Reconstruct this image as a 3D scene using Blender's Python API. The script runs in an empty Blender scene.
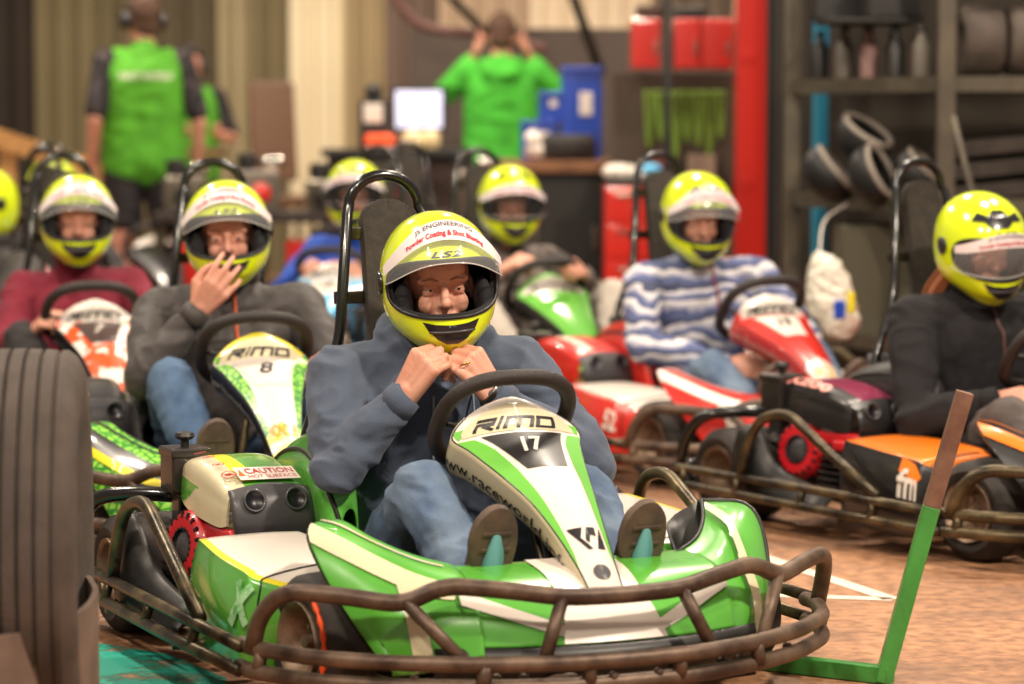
import bpy, bmesh, math, random
from mathutils import Vector, Matrix, noise
from mathutils.bvhtree import BVHTree
random.seed(7)
SC = bpy.context.scene
COL = SC.collection
PI = math.pi
V = Vector

# ------------------------------------------------------------------ materials
MATS = {}
def nodes(name):
    m = bpy.data.materials.new(name); m.use_nodes = True
    return m, m.node_tree.nodes, m.node_tree.links, m.node_tree.nodes['Principled BSDF']
def rgb(h):
    h = h.lstrip('#'); c = [int(h[i:i+2], 16)/255 for i in (0, 2, 4)]
    return tuple([x/12.92 if x <= .04045 else ((x+.055)/1.055)**2.4 for x in c] + [1])
def mat(name, col, rough=.5, metal=0, coat=0, col2=None, scale=20, thr=(.4, .65), bump=0, bscale=80, emit=0, sheen=0, stretch=None, alpha=1, trans=0, detail=4, bdist=.004):
    if name in MATS: return MATS[name]
    m, N, L, B = nodes(name)
    B.inputs['Base Color'].default_value = rgb(col)
    B.inputs['Roughness'].default_value = rough
    B.inputs['Metallic'].default_value = metal
    B.inputs['Coat Weight'].default_value = coat
    B.inputs['Coat Roughness'].default_value = .08
    if sheen: B.inputs['Sheen Weight'].default_value = sheen
    if alpha < 1: B.inputs['Alpha'].default_value = alpha
    if trans: B.inputs['Transmission Weight'].default_value = trans
    if emit:
        B.inputs['Emission Color'].default_value = rgb(col); B.inputs['Emission Strength'].default_value = emit
    tc = N.new('ShaderNodeTexCoord')
    src = tc.outputs['Object']
    if stretch:
        mp = N.new('ShaderNodeMapping'); mp.inputs['Scale'].default_value = stretch
        L.new(src, mp.inputs['Vector']); src = mp.outputs['Vector']
    if col2:
        n = N.new('ShaderNodeTexNoise'); n.inputs['Scale'].default_value = scale; n.inputs['Detail'].default_value = detail
        n.inputs['Roughness'].default_value = .6
        L.new(src, n.inputs['Vector'])
        r = N.new('ShaderNodeValToRGB'); r.color_ramp.elements[0].position = thr[0]; r.color_ramp.elements[1].position = thr[1]
        r.color_ramp.elements[0].color = rgb(col); r.color_ramp.elements[1].color = rgb(col2)
        L.new(n.outputs['Fac'], r.inputs['Fac']); L.new(r.outputs['Color'], B.inputs['Base Color'])
        if metal > .3:
            rr = N.new('ShaderNodeMapRange'); rr.inputs['To Min'].default_value = rough; rr.inputs['To Max'].default_value = min(1, rough+.25)
            L.new(n.outputs['Fac'], rr.inputs['Value']); L.new(rr.outputs['Result'], B.inputs['Roughness'])
    if bump:
        n = N.new('ShaderNodeTexNoise'); n.inputs['Scale'].default_value = bscale; n.inputs['Detail'].default_value = 5
        L.new(src, n.inputs['Vector'])
        b = N.new('ShaderNodeBump'); b.inputs['Strength'].default_value = bump; b.inputs['Distance'].default_value = bdist
        L.new(n.outputs['Fac'], b.inputs['Height']); L.new(b.outputs['Normal'], B.inputs['Normal'])
    MATS[name] = m
    return m
def band_mat(name, cols, axis, scale, rough=.8, noise_amt=.0, coat=0, bump=0):
    """stripes along one object axis (a pattern woven or printed in the thing)"""
    if name in MATS: return MATS[name]
    m, N, L, B = nodes(name); B.inputs['Roughness'].default_value = rough; B.inputs['Coat Weight'].default_value = coat
    tc = N.new('ShaderNodeTexCoord'); sp = N.new('ShaderNodeSeparateXYZ'); L.new(tc.outputs['Object'], sp.inputs[0])
    n = N.new('ShaderNodeTexNoise'); n.inputs['Scale'].default_value = 7; L.new(tc.outputs['Object'], n.inputs['Vector'])
    a = N.new('ShaderNodeMath'); a.operation = 'MULTIPLY_ADD'; a.inputs[1].default_value = scale
    L.new(sp.outputs[axis], a.inputs[0])
    nm = N.new('ShaderNodeMath'); nm.operation = 'MULTIPLY'; nm.inputs[1].default_value = noise_amt
    L.new(n.outputs['Fac'], nm.inputs[0]); L.new(nm.outputs[0], a.inputs[2])
    f = N.new('ShaderNodeMath'); f.operation = 'FRACT'; L.new(a.outputs[0], f.inputs[0])
    r = N.new('ShaderNodeValToRGB'); r.color_ramp.interpolation = 'CONSTANT'
    el = r.color_ramp.elements
    while len(el) < len(cols): el.new(.5)
    for i, (p, c) in enumerate(cols): el[i].position = p; el[i].color = rgb(c)
    L.new(f.outputs[0], r.inputs['Fac']); L.new(r.outputs['Color'], B.inputs['Base Color'])
    if bump:
        b = N.new('ShaderNodeBump'); b.inputs['Strength'].default_value = bump; b.inputs['Distance'].default_value = .01
        n2 = N.new('ShaderNodeTexNoise'); n2.inputs['Scale'].default_value = 40; L.new(tc.outputs['Object'], n2.inputs['Vector'])
        L.new(n2.outputs['Fac'], b.inputs['Height']); L.new(b.outputs['Normal'], B.inputs['Normal'])
    MATS[name] = m; return m
def scales_mat(name, c1, c2, scale, rough=.3, thr=.09):
    """snakeskin print: voronoi cells with dark lines"""
    if name in MATS: return MATS[name]
    m, N, L, B = nodes(name); B.inputs['Roughness'].default_value = rough; B.inputs['Coat Weight'].default_value = .4
    tc = N.new('ShaderNodeTexCoord'); v = N.new('ShaderNodeTexVoronoi'); v.feature = 'DISTANCE_TO_EDGE'; v.inputs['Scale'].default_value = scale
    L.new(tc.outputs['Object'], v.inputs['Vector'])
    r = N.new('ShaderNodeValToRGB'); r.color_ramp.elements[0].color = rgb(c1); r.color_ramp.elements[1].color = rgb(c2)
    r.color_ramp.elements[0].position = thr; r.color_ramp.elements[1].position = thr+.06
    L.new(v.outputs['Distance'], r.inputs['Fac']); L.new(r.outputs['Color'], B.inputs['Base Color'])
    MATS[name] = m; return m

# ------------------------------------------------------------------ mesh helpers
def link(name, bm, mats, parent=None, smooth=True, autosmooth=None):
    me = bpy.data.meshes.new(name)
    if smooth:
        for f in bm.faces: f.smooth = True
    bm.normal_update()
    bm.to_mesh(me); bm.free()
    if not isinstance(mats, (list, tuple)): mats = [mats]
    for m in mats: me.materials.append(m)
    o = bpy.data.objects.new(name, me); COL.objects.link(o)
    if parent: o.parent = parent
    if autosmooth is not None and smooth:
        me.set_sharp_from_angle(angle=math.radians(autosmooth))
    return o
def bake(o):
    dg = bpy.context.evaluated_depsgraph_get(); dg.update()
    me = bpy.data.meshes.new_from_object(o.evaluated_get(dg))
    old = o.data; o.modifiers.clear(); o.data = me
    bpy.data.meshes.remove(old)
    return o
def tag(o, label=None, cat=None, group=None, kind=None):
    if label: o['label'] = label
    if cat: o['category'] = cat
    if group: o['group'] = group
    if kind: o['kind'] = kind
    return o
def empty(name, loc=(0, 0, 0), rz=0):
    o = bpy.data.objects.new(name, None); COL.objects.link(o); o.empty_display_size = .1
    o.location = loc; o.rotation_euler = (0, 0, rz); return o

def cr(pts, n):
    """catmull-rom through points"""
    P = [V(p) for p in pts]; out = []
    for i in range(len(P)-1):
        p0 = P[i-1] if i else P[0]*2-P[1]; p1, p2 = P[i], P[i+1]
        p3 = P[i+2] if i+2 < len(P) else P[-1]*2-P[-2]
        for k in range(n):
            t = k/n
            out.append(.5*((2*p1)+(p2-p0)*t+(2*p0-5*p1+4*p2-p3)*t*t+(3*p1-p0-3*p2+p3)*t**3))
    out.append(P[-1]); return out
def rounded(pts, r, n=5):
    """polyline with rounded corners (bent tube)"""
    P = [V(p) for p in pts]; out = [P[0]]
    for i in range(1, len(P)-1):
        a, b, c = P[i-1], P[i], P[i+1]
        d1, d2 = (a-b), (c-b); rr = min(r, d1.length*.49, d2.length*.49)
        s, e = b+d1.normalized()*rr, b+d2.normalized()*rr
        for k in range(n+1):
            t = k/n; out.append((1-t)**2*s+2*t*(1-t)*b+t*t*e)
    out.append(P[-1]); return out
def add_tube(bm, pts, r, seg=10, closed=False, mi=0, caps=True, flat=1):
    P = [V(p) for p in pts]
    if not closed:
        Q = [P[0]]
        for p in P[1:]:
            if (p-Q[-1]).length > 1e-5: Q.append(p)
        P = Q
    n = len(P); rings = []; up = None
    for i in range(n):
        if closed: t = P[(i+1) % n]-P[i-1]
        else: t = P[min(i+1, n-1)]-P[max(i-1, 0)]
        t.normalize()
        if up is None:
            up = V((0, 0, 1)) if abs(t.z) < .9 else V((1, 0, 0))
        up = (up-t*up.dot(t)); up.normalize(); s = t.cross(up)
        rr = r[i] if isinstance(r, (list, tuple)) else r
        rings.append([bm.verts.new(P[i]+(up*math.cos(a)*flat+s*math.sin(a))*rr) for a in [2*PI*k/seg for k in range(seg)]])
    m = n if closed else n-1
    for i in range(m):
        A, B = rings[i], rings[(i+1) % n]
        for k in range(seg):
            f = bm.faces.new((A[k], A[(k+1) % seg], B[(k+1) % seg], B[k])); f.material_index = mi
    if not closed and caps:
        f = bm.faces.new(rings[0][::-1]); f.material_index = mi
        f = bm.faces.new(rings[-1]); f.material_index = mi
def add_box(bm, c, s, rot=None, bev=0, mi=0, taper=None):
    """box centre c, full sizes s, optional Matrix rot, bevel; taper=(tx,ty) scales the top"""
    b2 = bmesh.new(); bmesh.ops.create_cube(b2, size=1)
    for v in b2.verts:
        k = (taper[0], taper[1]) if taper and v.co.z > 0 else (1, 1)
        v.co = V((v.co.x*s[0]*k[0], v.co.y*s[1]*k[1], v.co.z*s[2]))
    if bev: bmesh.ops.bevel(b2, geom=b2.edges[:], offset=bev, segments=3, profile=.7, affect='EDGES')
    M = Matrix.Translation(V(c)) @ (rot.to_4x4() if rot else Matrix.Identity(4))
    merge(bm, b2, M, mi)
def merge(bm, b2, M=Matrix.Identity(4), mi=None):
    mp = {}
    for v in b2.verts: mp[v] = bm.verts.new(M @ v.co)
    for f in b2.faces:
        try:
            g = bm.faces.new([mp[v] for v in f.verts]); g.material_index = mi if mi is not None else f.material_index
        except ValueError: pass
    b2.free()
def add_lathe(bm, prof, M, seg=32, mi=0, mis=None, closed=False):
    """profile of (radius, height) turned about local z; M places it"""
    rings = []
    for r, h in prof:
        rings.append([bm.verts.new(M @ V((r*math.cos(2*PI*k/seg), r*math.sin(2*PI*k/seg), h))) for k in range(seg)])
    n = len(rings)
    for i in range(n if closed else n-1):
        A, B = rings[i], rings[(i+1) % n]
        for k in range(seg):
            f = bm.faces.new((A[k], A[(k+1) % seg], B[(k+1) % seg], B[k])); f.material_index = mis[i] if mis else mi
    if not closed:
        for R, rev in ((rings[0], True), (rings[-1], False)):
            f = bm.faces.new(R[::-1] if rev else R); f.material_index = mis[0 if rev else -1] if mis else mi
def frame(origin, zdir, xdir=(0, 0, 1)):
    z = V(zdir).normalized(); x = V(xdir); x = x-z*x.dot(z)
    if x.length < 1e-4: x = V((1, 0, 0)); x = x-z*x.dot(z)
    x.normalize(); y = z.cross(x)
    return Matrix(((x.x, y.x, z.x, origin[0]), (x.y, y.y, z.y, origin[1]), (x.z, y.z, z.z, origin[2]), (0, 0, 0, 1)))
def prism(bm, poly, M, h, bev=0, mi=0, seg=2):
    """extrude 2-D polygon by h along local z of M"""
    b2 = bmesh.new()
    vs = [b2.verts.new((x, y, 0)) for x, y in poly]
    f = b2.faces.new(vs); r = bmesh.ops.extrude_face_region(b2, geom=[f])
    for v in [g for g in r['geom'] if isinstance(g, bmesh.types.BMVert)]: v.co.z += h
    bmesh.ops.recalc_face_normals(b2, faces=b2.faces[:])
    if bev: bmesh.ops.bevel(b2, geom=b2.edges[:], offset=bev, segments=seg, profile=.7, affect='EDGES')
    merge(bm, b2, M, mi)
def round_poly(pts, r, n=5):
    P = [V((p[0], p[1], 0)) for p in pts]; out = []; N_ = len(P)
    for i in range(N_):
        a, b, c = P[i-1], P[i], P[(i+1) % N_]; d1, d2 = a-b, c-b
        rr = min(r, d1.length*.49, d2.length*.49); s, e = b+d1.normalized()*rr, b+d2.normalized()*rr
        for k in range(n+1):
            t = k/n; q = (1-t)**2*s+2*t*(1-t)*b+t*t*e; out.append((q.x, q.y))
    return out

class Grid:
    """smooth surface through a grid of control points; S(u,v) with u over rows, v over columns, 0..1"""
    def __init__(s, rows):
        s.R = [[V(p) for p in r] for r in rows]
    @staticmethod
    def c1(P, t):
        n = len(P)-1; x = min(max(t, 0), 1)*n; i = min(int(x), n-1); t = x-i
        p1, p2 = P[i], P[i+1]; p0 = P[i-1] if i else p1*2-p2; p3 = P[i+2] if i+2 <= n else p2*2-p1
        return .5*((2*p1)+(p2-p0)*t+(2*p0-5*p1+4*p2-p3)*t*t+(3*p1-p0-3*p2+p3)*t**3)
    def __call__(s, u, v): return Grid.c1([Grid.c1(r, v) for r in s.R], u)
    def n(s, u, v):
        e = .004; a = s(min(u+e, 1), v)-s(max(u-e, 0), v); b = s(u, min(v+e, 1))-s(u, max(v-e, 0))
        return a.cross(b).normalized()
    def mesh(s, nu, nv, matf=None, thick=0, flip=False, umax=1):
        bm = bmesh.new(); g = [[bm.verts.new(s(i/nu, j/nv)) for j in range(nv+1)] for i in range(nu+1)]
        for i in range(nu):
            for j in range(nv):
                q = (g[i][j], g[i+1][j], g[i+1][j+1], g[i][j+1])
                f = bm.faces.new(q[::-1] if flip else q)
                if matf: f.material_index = matf((i+.5)/nu, (j+.5)/nv)
        if thick:
            bmesh.ops.recalc_face_normals(bm, faces=bm.faces[:])
            bm.normal_update()
            # keep the normal direction consistent with S.n
            f0 = bm.faces[len(bm.faces)//2]
            if f0.normal.dot(s.n(.5, .5))*(-1 if flip else 1) < 0:
                bmesh.ops.reverse_faces(bm, faces=bm.faces[:])
            bm.normal_update()
            bmesh.ops.solidify(bm, geom=bm.faces[:], thickness=thick)
        return bm

_tc = {}
def text_bm(s, shear=0, bold=0, spacing=1):
    """2-D mesh of a string, normalised: x 0..w, y 0..1"""
    cu = bpy.data.curves.new('t', 'FONT'); cu.body = s; cu.shear = shear; cu.offset = bold; cu.space_character = spacing; cu.resolution_u = 3
    o = bpy.data.objects.new('t', cu); COL.objects.link(o)
    dg = bpy.context.evaluated_depsgraph_get(); dg.update()
    me = bpy.data.meshes.new_from_object(o.evaluated_get(dg)); bm = bmesh.new(); bm.from_mesh(me)
    bpy.data.objects.remove(o); bpy.data.curves.remove(cu); bpy.data.meshes.remove(me)
    xs = [v.co.x for v in bm.verts]; ys = [v.co.y for v in bm.verts]
    x0, x1, y0, y1 = min(xs), max(xs), min(ys), max(ys)
    for v in bm.verts: v.co = V(((v.co.x-x0)/(x1-x0), (v.co.y-y0)/(y1-y0), 0))
    return bm
def poly_bm(poly):
    bm = bmesh.new(); bm.faces.new([bm.verts.new((p[0], p[1], 0)) for p in poly]); bmesh.ops.triangulate(bm, faces=bm.faces[:]); return bm
def cut2d(bm, nx, ny):
    xs = [v.co.x for v in bm.verts]; ys = [v.co.y for v in bm.verts]
    for ax, a, b, n in ((0, min(xs), max(xs), nx), (1, min(ys), max(ys), ny)):
        for k in range(1, n):
            co = [0, 0, 0]; no = [0, 0, 0]; co[ax] = a+(b-a)*k/n; no[ax] = 1
            bmesh.ops.bisect_plane(bm, geom=bm.verts[:]+bm.edges[:]+bm.faces[:], plane_co=co, plane_no=no)
    return bm
def decal(bm_out, b2, fmap, cuts=(6, 6), mi=0):
    """wrap a 2-D mesh by fmap(x,y)->(point, normal); lifted a hair"""
    cut2d(b2, *cuts)
    pos = {}
    for v in b2.verts: pos[v] = fmap(v.co.x, v.co.y)
    ok = None
    vs = {v: bm_out.verts.new(pos[v][0]) for v in b2.verts}
    for f in b2.faces:
        try: g = bm_out.faces.new([vs[v] for v in f.verts])
        except ValueError: continue
        g.material_index = mi; g.normal_update()
        nn = sum((pos[v][1] for v in f.verts), V())
        if g.normal.dot(nn) < 0: g.normal_flip()
    b2.free()
def quadmap(a, b, c, d, lift=.0015, nrm=None):
    """x 0..1 y 0..1 -> bilinear over corners a(0,0) b(1,0) c(1,1) d(0,1)"""
    a, b, c, d = V(a), V(b), V(c), V(d); n = V(nrm) if nrm else (b-a).cross(d-a).normalized()
    def f(x, y): return (a*(1-x)*(1-y)+b*x*(1-y)+c*x*y+d*(1-x)*y+n*lift, n)
    return f

# ------------------------------------------------------------------ organic shapes
def cone_prim(bm, p0, r0, p1, r1, seg=14):
    p0, p1 = V(p0), V(p1); ax = p1-p0; L = ax.length
    prof = []
    if L < 1e-5:
        add_ball(bm, p0, (r0,)*3); return
    sa = max(-.95, min(.95, (r0-r1)/L)); th = math.asin(sa)
    K = 5
    for k in range(K+1):
        a = -PI/2+(th+PI/2)*k/K; prof.append((max(r0*math.cos(a), 1e-4), r0*math.sin(a)))
    for k in range(K+1):
        a = th+(PI/2-th)*k/K; prof.append((max(r1*math.cos(a), 1e-4), L+r1*math.sin(a)))
    add_lathe(bm, prof, frame(p0, ax), seg)
def add_ball(bm, c, r, rot=None, seg=16):
    b2 = bmesh.new(); bmesh.ops.create_uvsphere(b2, u_segments=seg, v_segments=seg*2//3, radius=1)
    M = Matrix.Translation(V(c)) @ (rot.to_4x4() if rot else Matrix.Identity(4)) @ Matrix.Diagonal((r[0], r[1], r[2], 1))
    merge(bm, b2, M)
def chain(bm, *pr):
    """pr: point, radius, point, radius ..."""
    for i in range(0, len(pr)-2, 2): cone_prim(bm, pr[i], pr[i+1], pr[i+2], pr[i+3])
def organic(name, bm, voxel, m, parent=None, smooth=4, folds=0, ffreq=9, seed=0, post=None, dirs=None):
    o = link(name, bm, m, parent)
    r = o.modifiers.new('r', 'REMESH'); r.mode = 'VOXEL'; r.voxel_size = voxel; r.use_smooth_shade = True
    s = o.modifiers.new('s', 'SMOOTH'); s.iterations = smooth; s.factor = .6
    bake(o)
    me = o.data
    if folds:
        off = V((seed*3.1, seed*1.7, seed*.9))
        nrm = [v.normal.copy() for v in me.vertices]
        for v, n in zip(me.vertices, nrm):
            p = v.co
            q = V((p.x*ffreq*.8, p.y*ffreq, p.z*ffreq*1.5))+off
            w = noise.noise_vector(q*.6)*.9
            a = 1-abs(noise.noise(q+w))*2.4
            b = 1-abs(noise.noise(q*2.3+w*1.5+off))*2.2
            v.co = p+n*(folds*(a*.75+b*.35-.55))
    if post:
        for v in me.vertices: v.co = post(v.co)
    for p in me.polygons: p.use_smooth = True
    me.update()
    return o
def hand(bm, wrist, fwd, thumb, curls=(.6, .6, .6, .6), s=1., spread=.0, th=(.5, .4, .4), tapc=0, rw=.024):
    """five fingers on a palm. fwd: wrist->knuckles, thumb: across towards the thumb; palm normal = curl side given by tapc sign"""
    wrist = V(wrist); f = V(fwd).normalized(); t = V(thumb); t = (t-f*t.dot(f)).normalized()
    n = f.cross(t)*(1 if tapc >= 0 else -1)         # direction the fingers curl to
    kn = []
    for i in range(4):
        k = wrist+f*(.088-.004*abs(i-1.2))*s+t*(.031-.0205*i)*s+n*(-.004+.002*abs(i-1.5))*s
        kn.append(k)
        cone_prim(bm, wrist+t*(.014-.009*i)*s, .0165*s, k, .0115*s, 10)
    cone_prim(bm, wrist-f*.03*s, rw*s*.95, wrist+f*.015*s, rw*s*.88, 12)
    cone_prim(bm, wrist+f*.03*s+t*.012*s+n*.008*s, .019*s, wrist+f*.05*s-t*.012*s+n*.004*s, .018*s, 10)
    Ls = [(.042, .025, .019), (.046, .029, .02), (.043, .027, .019), (.034, .021, .017)]
    for i in range(4):
        d = (f+t*spread*(1.5-i)).normalized(); p = kn[i]; ang = 0; r = [.0098, .0088, .0080, .0070][0:4]
        sc = .93 if i == 3 else 1
        for j, L in enumerate(Ls[i]):
            ang += curls[i]*(.9, 1.15, .75)[j]
            dd = d*math.cos(ang)+n*math.sin(ang); q = p+dd*L*s
            cone_prim(bm, p, r[j]*s*sc, q, r[j+1]*s*sc, 9); p = q
    b = wrist+f*.022*s+t*.022*s+n*.006*s
    d1 = (f*.75+t*th[0]+n*.25).normalized(); p1 = b+d1*.042*s
    d2 = (f*.85+t*(.25-th[1]*.6)+n*th[1]).normalized(); p2 = p1+d2*.032*s
    d3 = (f*.8-t*th[2]*.7+n*th[2]).normalized(); p3 = p2+d3*.025*s
    cone_prim(bm, b, .0165*s, p1, .0125*s, 10); cone_prim(bm, p1, .0125*s, p2, .0105*s, 10); cone_prim(bm, p2, .0108*s, p3, .0085*s, 10)
    return kn
# ------------------------------------------------------------------ shared materials
BLACKMETAL = mat('worn_dark_tube', '#2a241c', .24, .65, col2='#77684c', scale=9, thr=(.40, .72), bump=.25, bscale=60)
TUBEFRONT = mat('scuffed_bumper_tube', '#3d2d25', .38, .5, col2='#7f6a59', scale=7, thr=(.38, .70), bump=.3, bscale=50)
HOOPM = mat('black_gloss_tube', '#0b0b0a', .22, .2, coat=.6)
RUBBER = mat('tyre_rubber', '#1d1917', .72, col2='#3a322d', scale=14, thr=(.35, .8), bump=.3, bscale=90)
BLACKP = mat('black_plastic', '#151413', .45, col2='#221f1d', scale=30, bump=.1)
GREYP = mat('grey_plastic', '#3f3d40', .42, coat=.2, bump=.1)
SEATM = mat('seat_plastic', '#141314', .5)
PADM = mat('pad_foam', '#2b2622', .85, bump=.35, bscale=220, col2='#3a332c', scale=40)
RIMM = mat('wheel_rim', '#7a6453', .4, .8, col2='#a8927e', scale=12)
CHROME = mat('bare_steel', '#8b8177', .3, 1.)
WHEELG = mat('steering_grip', '#241c19', .6, bump=.4, bscale=150)
REDP = mat('red_starter', '#c01622', .4, coat=.3)
ORANGE = mat('orange_marker', '#f2551c', .5)
WHITE = mat('white_vinyl', '#ddd3c8', .3, coat=.4)
CREAM = mat('cream_vinyl', '#cfc4a2', .35, coat=.4)
INK = mat('black_ink', '#16131a', .35)
REDINK = mat('red_ink', '#a81d22', .4)
YEL = mat('yellow_vinyl', '#e3d21a', .3, coat=.4)
GREEN = mat('green_bodywork', '#58a83a', .26, coat=.7, col2='#4f9c33', scale=6)
LGREEN = mat('light_green_vinyl', '#6cb847', .26, coat=.6)
DGREEN = mat('dark_green_bodywork', '#2c8a24', .28, coat=.6)
RED = mat('red_bodywork', '#cf2a20', .28, coat=.7)
ORG = mat('orange_bodywork', '#ee7a13', .3, coat=.5)
PURP = mat('magenta_vinyl', '#7c1740', .3, coat=.5)
DARKB = mat('charcoal_bodywork', '#1f1d1e', .35, coat=.4)
SNAKE = scales_mat('snakeskin_print', '#25802a', '#8fd046', 42)
LBLUE = mat('light_blue_bodywork', '#5cb8e6', .3, coat=.5)
REDCAM = mat('orange_camo_print', '#f0581e', .3, coat=.5, col2='#efe9df', scale=22, thr=(.48, .52), detail=1)

def wheel(parent, x, y0, y1, z, r, rim_r=.080, side=-1, steer=0, mark=False, hub=True):
    """tyre between y0 (outer face) and y1, as part with rim sub-part"""
    w = abs(y1-y0); yc = (y0+y1)/2
    M = frame((x, yc, z), (math.sin(steer)*-1, math.cos(steer), 0), (1, 0, 0))
    h = w/2; b = .03
    prof = [(rim_r, -h+.012), (rim_r+.012, -h+.002), (r-b, -h-.004), (r-.012, -h+.008), (r-.002, -h+.022), (r, -h+.04), (r+.001, 0), (r, h-.04), (r-.002, h-.022), (r-.012, h-.008), (r-b, h+.004), (rim_r+.012, h-.002), (rim_r, h-.012), (rim_r-.004, 0)]
    bm = bmesh.new(); add_lathe(bm, prof, M, 40, closed=True)
    t = link('wheel', bm, RUBBER, parent, autosmooth=50)
    bm = bmesh.new()
    rp = [(.012, -h*.3), (.03, -h*.35), (.045, -h*.3), (rim_r-.012, -h*.75), (rim_r-.006, -h+.002), (rim_r+.004, -h-.004), (rim_r+.006, -h+.006), (rim_r-.002, -h*.5), (rim_r-.002, h*.5), (rim_r+.006, h-.006), (rim_r+.004, h+.004), (rim_r-.006, h-.002), (rim_r-.012, h*.75), (.045, h*.3), (.03, h*.35), (.012, h*.3)]
    add_lathe(bm, rp, M, 32)
    for k in range(3):
        a = k*2*PI/3
        add_lathe(bm, [(.007, -h*.3-.012), (.007, h*.3+.012)], M @ Matrix.Translation((.033*math.cos(a), .033*math.sin(a), 0)), 8)
    add_lathe(bm, [(.014, -h*.3-.03), (.016, -h*.3), (.016, h*.3), (.014, h*.3+.03)], M, 12)
    link('rim', bm, RIMM, t, autosmooth=40)
    if mark:
        bm = bmesh.new(); s = -1 if y0 < y1 else 1
        a0, a1 = -1.1, 1.0
        ps = [M @ V(((r-.020)*math.cos(a), (r-.020)*math.sin(a), s*(h+.001))) for a in [a0+(a1-a0)*k/24 for k in range(25)]]
        add_tube(bm, ps, [.0055+.002*math.sin(k*2.1) for k in range(25)], 6)
        link('paint_mark', bm, ORANGE, t)
    return t

def mir(p): return (p[0], -p[1], p[2])

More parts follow.
